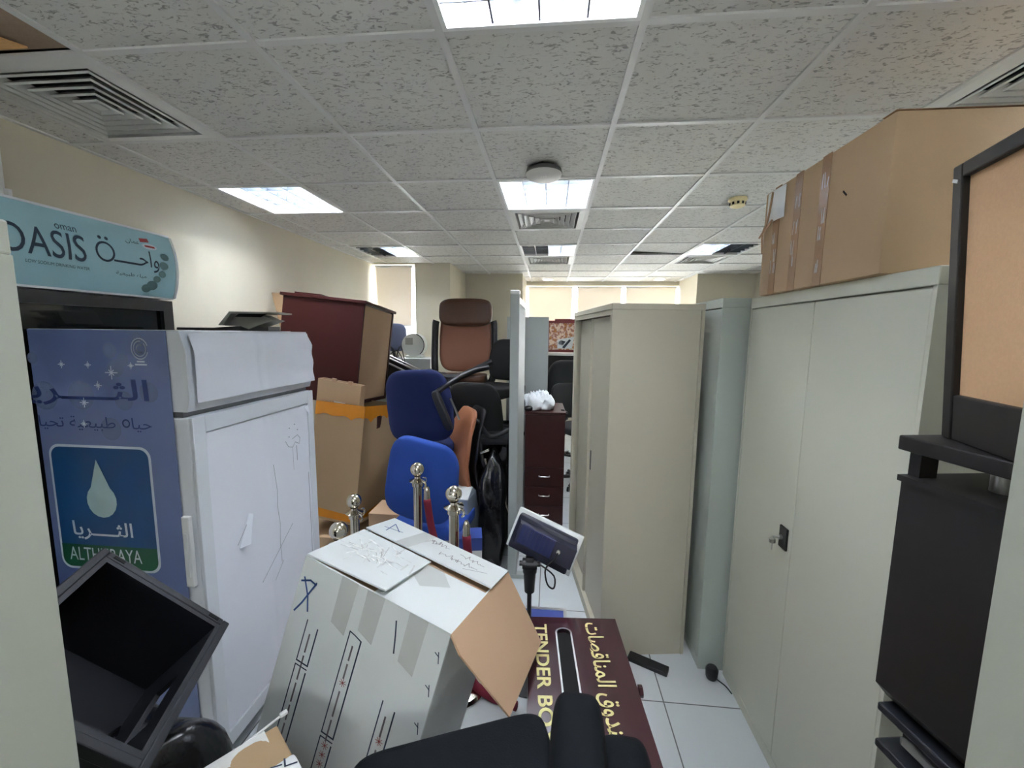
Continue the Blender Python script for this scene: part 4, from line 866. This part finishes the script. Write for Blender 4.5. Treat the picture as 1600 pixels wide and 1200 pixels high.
t = thing('drawer_pedestal', 'dark red wooden cupboard with three drawers below a plastic bag', 'cabinet', (-.035, 3.53, 0), (0, 0, math.radians(2)))
pw, pd, ph = .345, .50, 1.03
MB().bb((-pw/2, .018, 0), (pw/2, pd, ph-.02)).build('body', 'maroon2', t)
MB().bb((-pw/2-.004, -.004, ph-.02), (pw/2+.004, pd, ph), .002).build('top', 'maroon2', t)
MB().bb((-pw/2+.002, 0, .535), (pw/2-.002, .018, ph-.023), .002).build('door', 'maroon2', t)
for k in range(3):
    z0 = .008+.176*k; dw = MB().bb((-pw/2+.002, 0, z0), (pw/2-.002, .018, z0+.172), .002).build('drawer', 'maroon2', t)
    MB().tube([(-.045, .0, z0+.10), (-.045, -.02, z0+.10), (-.03, -.026, z0+.10), (.03, -.026, z0+.10), (.045, -.02, z0+.10), (.045, 0, z0+.10)], .0045, 8, 1).build('handle', 'steelrod', dw, True)
def bagf(p):
    q = Vector(p); k = 1+.16*math.sin(31*p[0]+9*p[2])*math.cos(23*p[1])+.10*math.sin(57*p[0]+1)*math.sin(49*p[2]+2)
    q *= k; q += Vector((0, 0, .012*math.sin(140*p[0]+60*p[1])+.01*math.sin(90*p[1]-80*p[0]))); q.z = max(q.z, -.055); return q
tag(MB().sq((-.10, 3.72, 1.086), (.30, .26, .17), .8, .8, None, bagf, 56, 32).build('plastic_bag', 'poly', None, 'all'), 'crumpled white plastic bag on the drawer cupboard', 'bag')
tag(MB().sq((-.185, 3.575, 1.052), (.075, .07, .044), .8, .8).build('cap', 'black', None, 'all'), 'small black cap beside the white plastic bag', 'cap')
tag(MB().prism([(.10, 3.62, 1.031), (.13, 3.61, 1.031), (.135, 3.64, 1.031), (.11, 3.65, 1.031)], (0, 0, .012)).build('clip', 'black'), 'tiny black clip on the top right corner of the drawer cupboard', 'clip')

# framed picture on the rear sill, black chairs below
t = thing('framed_picture', 'framed colourful collage picture leaning at the rear window', 'picture', (.215, 7.10, 1.399), (math.radians(-4), 0, 0))
MB().bb((-.255, 0, .03), (.255, .01, .50)).build('print', 'collage', t)
f = MB(); f.bb((-.29, -.012, .0), (.29, .016, .04)).bb((-.29, -.012, .49), (.29, .016, .53)).bb((-.29, -.012, .04), (-.25, .016, .49)).bb((.25, -.012, .04), (.29, .016, .49)).bb((-.16, -.008, .53), (.29, .02, .56)); f.build('frame', 'frame_red', t)
pl = lambda u, v: (u, -.0015, v)
MB().face([pl(-.11, .06), pl(.14, .06), pl(.17, .26), pl(.05, .24), pl(-.11, .21)]).build('white_patch', 'pale', t)
MB().face([pl(-.09, .13), pl(-.02, .11), pl(.03, .18), pl(-.05, .20), pl(-.09, .17)]).face([(-.03, -.002, .08), (.01, -.002, .06), (.12, -.002, .20), (.09, -.002, .22)]).build('blue_patch', 'ink', t)
t = thing('white_table', 'white table against the rear wall under the framed picture', 'table', (.45, 6.9, 0))
MB().bb((-.7, -.3, 1.365), (.7, .3, 1.398)).build('table_top', 'white', t)
for x in (-.66, .66):
    for y in (-.27, .27): MB().bb((x-.02, y-.02, 0), (x+.02, y+.02, 1.365)).build('leg', 'white', t)
MB().bb((-.64, .26, .3), (.64, .28, 1.365)).build('back_panel', 'black', t)
BC = 'black chairs at the rear behind the drawer cupboard'
task_chair('black high-backed chair at the rear seen right of the grey panel', (.12, 5.5, .0), (0, 0, math.radians(200)), 'mesh', sh=.66, bw=.50, bh=.66, bz=.10, group=BC)
task_chair('black chair in front at the rear, arm rest up by the sliding cabinet', (.32, 4.62, .0), (0, 0, math.radians(35)), 'mesh', sh=.66, bw=.46, bh=.40, bz=.12, group=BC)
task_chair('black chair half hidden behind the sliding cabinet', (.95, 5.3, .0), (0, 0, math.radians(150)), 'mesh', sh=.50, bw=.50, bh=.60, bz=.10, group=BC)

# pile by the left window
t = thing('low_cupboard', 'grey metal cupboard carrying the pile by the left window', 'cabinet', (-1.72, 4.90, 0))
MB().bb((-.55, -.30, 0), (.55, .30, 1.04), .003).build('body', 'steel_grey', t)
for s in (-1, 1): MB().bb((min(s*.545, s*.003), -.312, .03), (max(s*.545, s*.003), -.3, 1.02), .002).build('door', 'steel_grey', t)
t = thing('task_chair', 'slate blue task chair on the cupboard below the left window', 'chair', (-1.93, 4.86, 1.04), (0, 0, 0), None)
MB().sq((0, .05, .60), (.36, .08, .34), .5, .6, (-.1, 0, 0)).build('backrest', 'slate', t, 'all')
MB().sq((0, -.08, .33), (.40, .34, .07), .4, .4).build('seat', 'slate', t, 'all')
MB().tube([(0, 0, .3), (0, .12, .32), (0, .10, .5)], .016, 8).cyl((0, 0, .02), (0, 0, .3), .022).build('back_support', 'black', t, True)
MB().lathe([(0, 0), (.16, 0), (.15, .02), (.02, .035), (0, .035)], (0, 0, 0)).build('base', 'black', t, True)
t = thing('box_fan', 'pale plastic round fan heater near the left window', 'fan heater', (-1.62, 4.83, 1.41))
MB().cyl((0, -.07, .145), (0, .07, .145), .135, seg=36).build('drum', 'pale_plastic', t, True)
MB().tube([(.135*math.cos(math.radians(a_)), -.072, .145+.135*math.sin(math.radians(a_))) for a_ in range(-50, 75, 12)], .005, 6).build('rim_band', 'black', t, True)
MB().bb((-.09, -.076, .15), (.0, -.07, .23), .003).build('grille', 'grey_plastic', t)
MB().bb((-.1, -.06, -.005), (.1, .06, .02), .004).build('foot', 'pale_plastic', t)
tag(MB().bb((-1.76, 4.66, 1.041), (-1.38, 5.0, 1.404), .006).build('white_box', 'white_card'), 'white carton under the round fan heater', 'carton')
t = thing('folded_frame', 'overturned dark table with bright metal edge rails behind the laminate cabinet', 'table', (-1.34, 4.15, 1.19), (0, math.radians(22), math.radians(-8)))
MB().bb((-.50, -.02, -.16), (.52, .02, .10)).build('table_top', 'black', t)
m_ = MB()
for z in (.10, .128): m_.cyl((-.5, -.03, z), (.52, -.03, z), .008, seg=8)
m_.cyl((-.5, -.035, .05), (.4, -.035, .05), .01, seg=8).build('rail', 'steelrod', t, True)
t = thing('cable_bundle', 'tangle of grey and black cables in front of the slate blue chair', 'cables', (-1.80, 4.45, 1.36))
m_ = MB(); random.seed(13)
for k in range(6): x = random.uniform(-.1, .1); m_.tube([(x, 0, -.10), (x+random.uniform(-.06, .06), -.02, .05), (x+random.uniform(0, .1), .0, random.uniform(.12, .22)), (x+.12, .02, .02), (x+.14, 0, -.10)], .006, 6)
m_.build('cable', 'black', t, True)
m_ = MB()
for k in range(4): x = -.1+.05*k; m_.cyl((x, .03, -.10), (x+.06, .03, .16-.02*k), .008, seg=8)
m_.build('metal_rod', 'steelrod', t, True)
tag(MB().bb((-2.02, 4.36, 1.041), (-1.52, 4.54, 1.26), .004).build('equipment_box', 'black'), 'dark equipment box under the cable tangle', 'box')
t = thing('side_table', 'grey table carrying the cable box behind the laminate cabinet', 'table', (-1.75, 4.42, 0))
MB().bb((-.45, -.16, 1.0), (.45, .16, 1.04)).build('table_top', 'steel_grey', t)
for x in (-.42, .42):
    for y in (-.13, .13): MB().bb((x-.015, y-.015, 0), (x+.015, y+.015, 1.0)).build('leg', 'black', t)

# loose things on the floor
tag(MB().box((.535, 2.012, .012), (.20, .055, .022), (0, 0, math.radians(-27)), .003).build('rubber_strip', 'black'), 'black strip lying on the floor before the sliding-door cabinet', 'strip')
t = thing('cabinet_foot', 'small black round foot lying near the grey steel cabinet', 'foot', (.835, 1.965, .0))
MB().lathe([(0, 0), (.022, 0), (.028, .012), (.03, .05), (.022, .062), (0, .064)], seg=20).build('knob', 'black', t, True)
MB().tube([(.02, -.01, .006), (.05, -.05, .005), (.06, -.09, .005)], .003, 6).build('wire', 'black', t, True)
t = thing('blue_sign', 'blue panel in a grey frame flat on the floor behind the tender box', 'sign', (-.02, 2.20, .0))
MB().bb((-.15, -.17, .006), (.13, .17, .016)).build('panel', 'bluebox', t)
f = MB(); f.bb((-.17, -.19, 0), (.15, -.17, .02)).bb((-.17, .17, 0), (.15, .19, .02)).bb((-.17, -.17, 0), (-.15, .17, .02)).bb((.13, -.17, 0), (.15, .17, .02)); f.build('frame', 'steelrod', t)
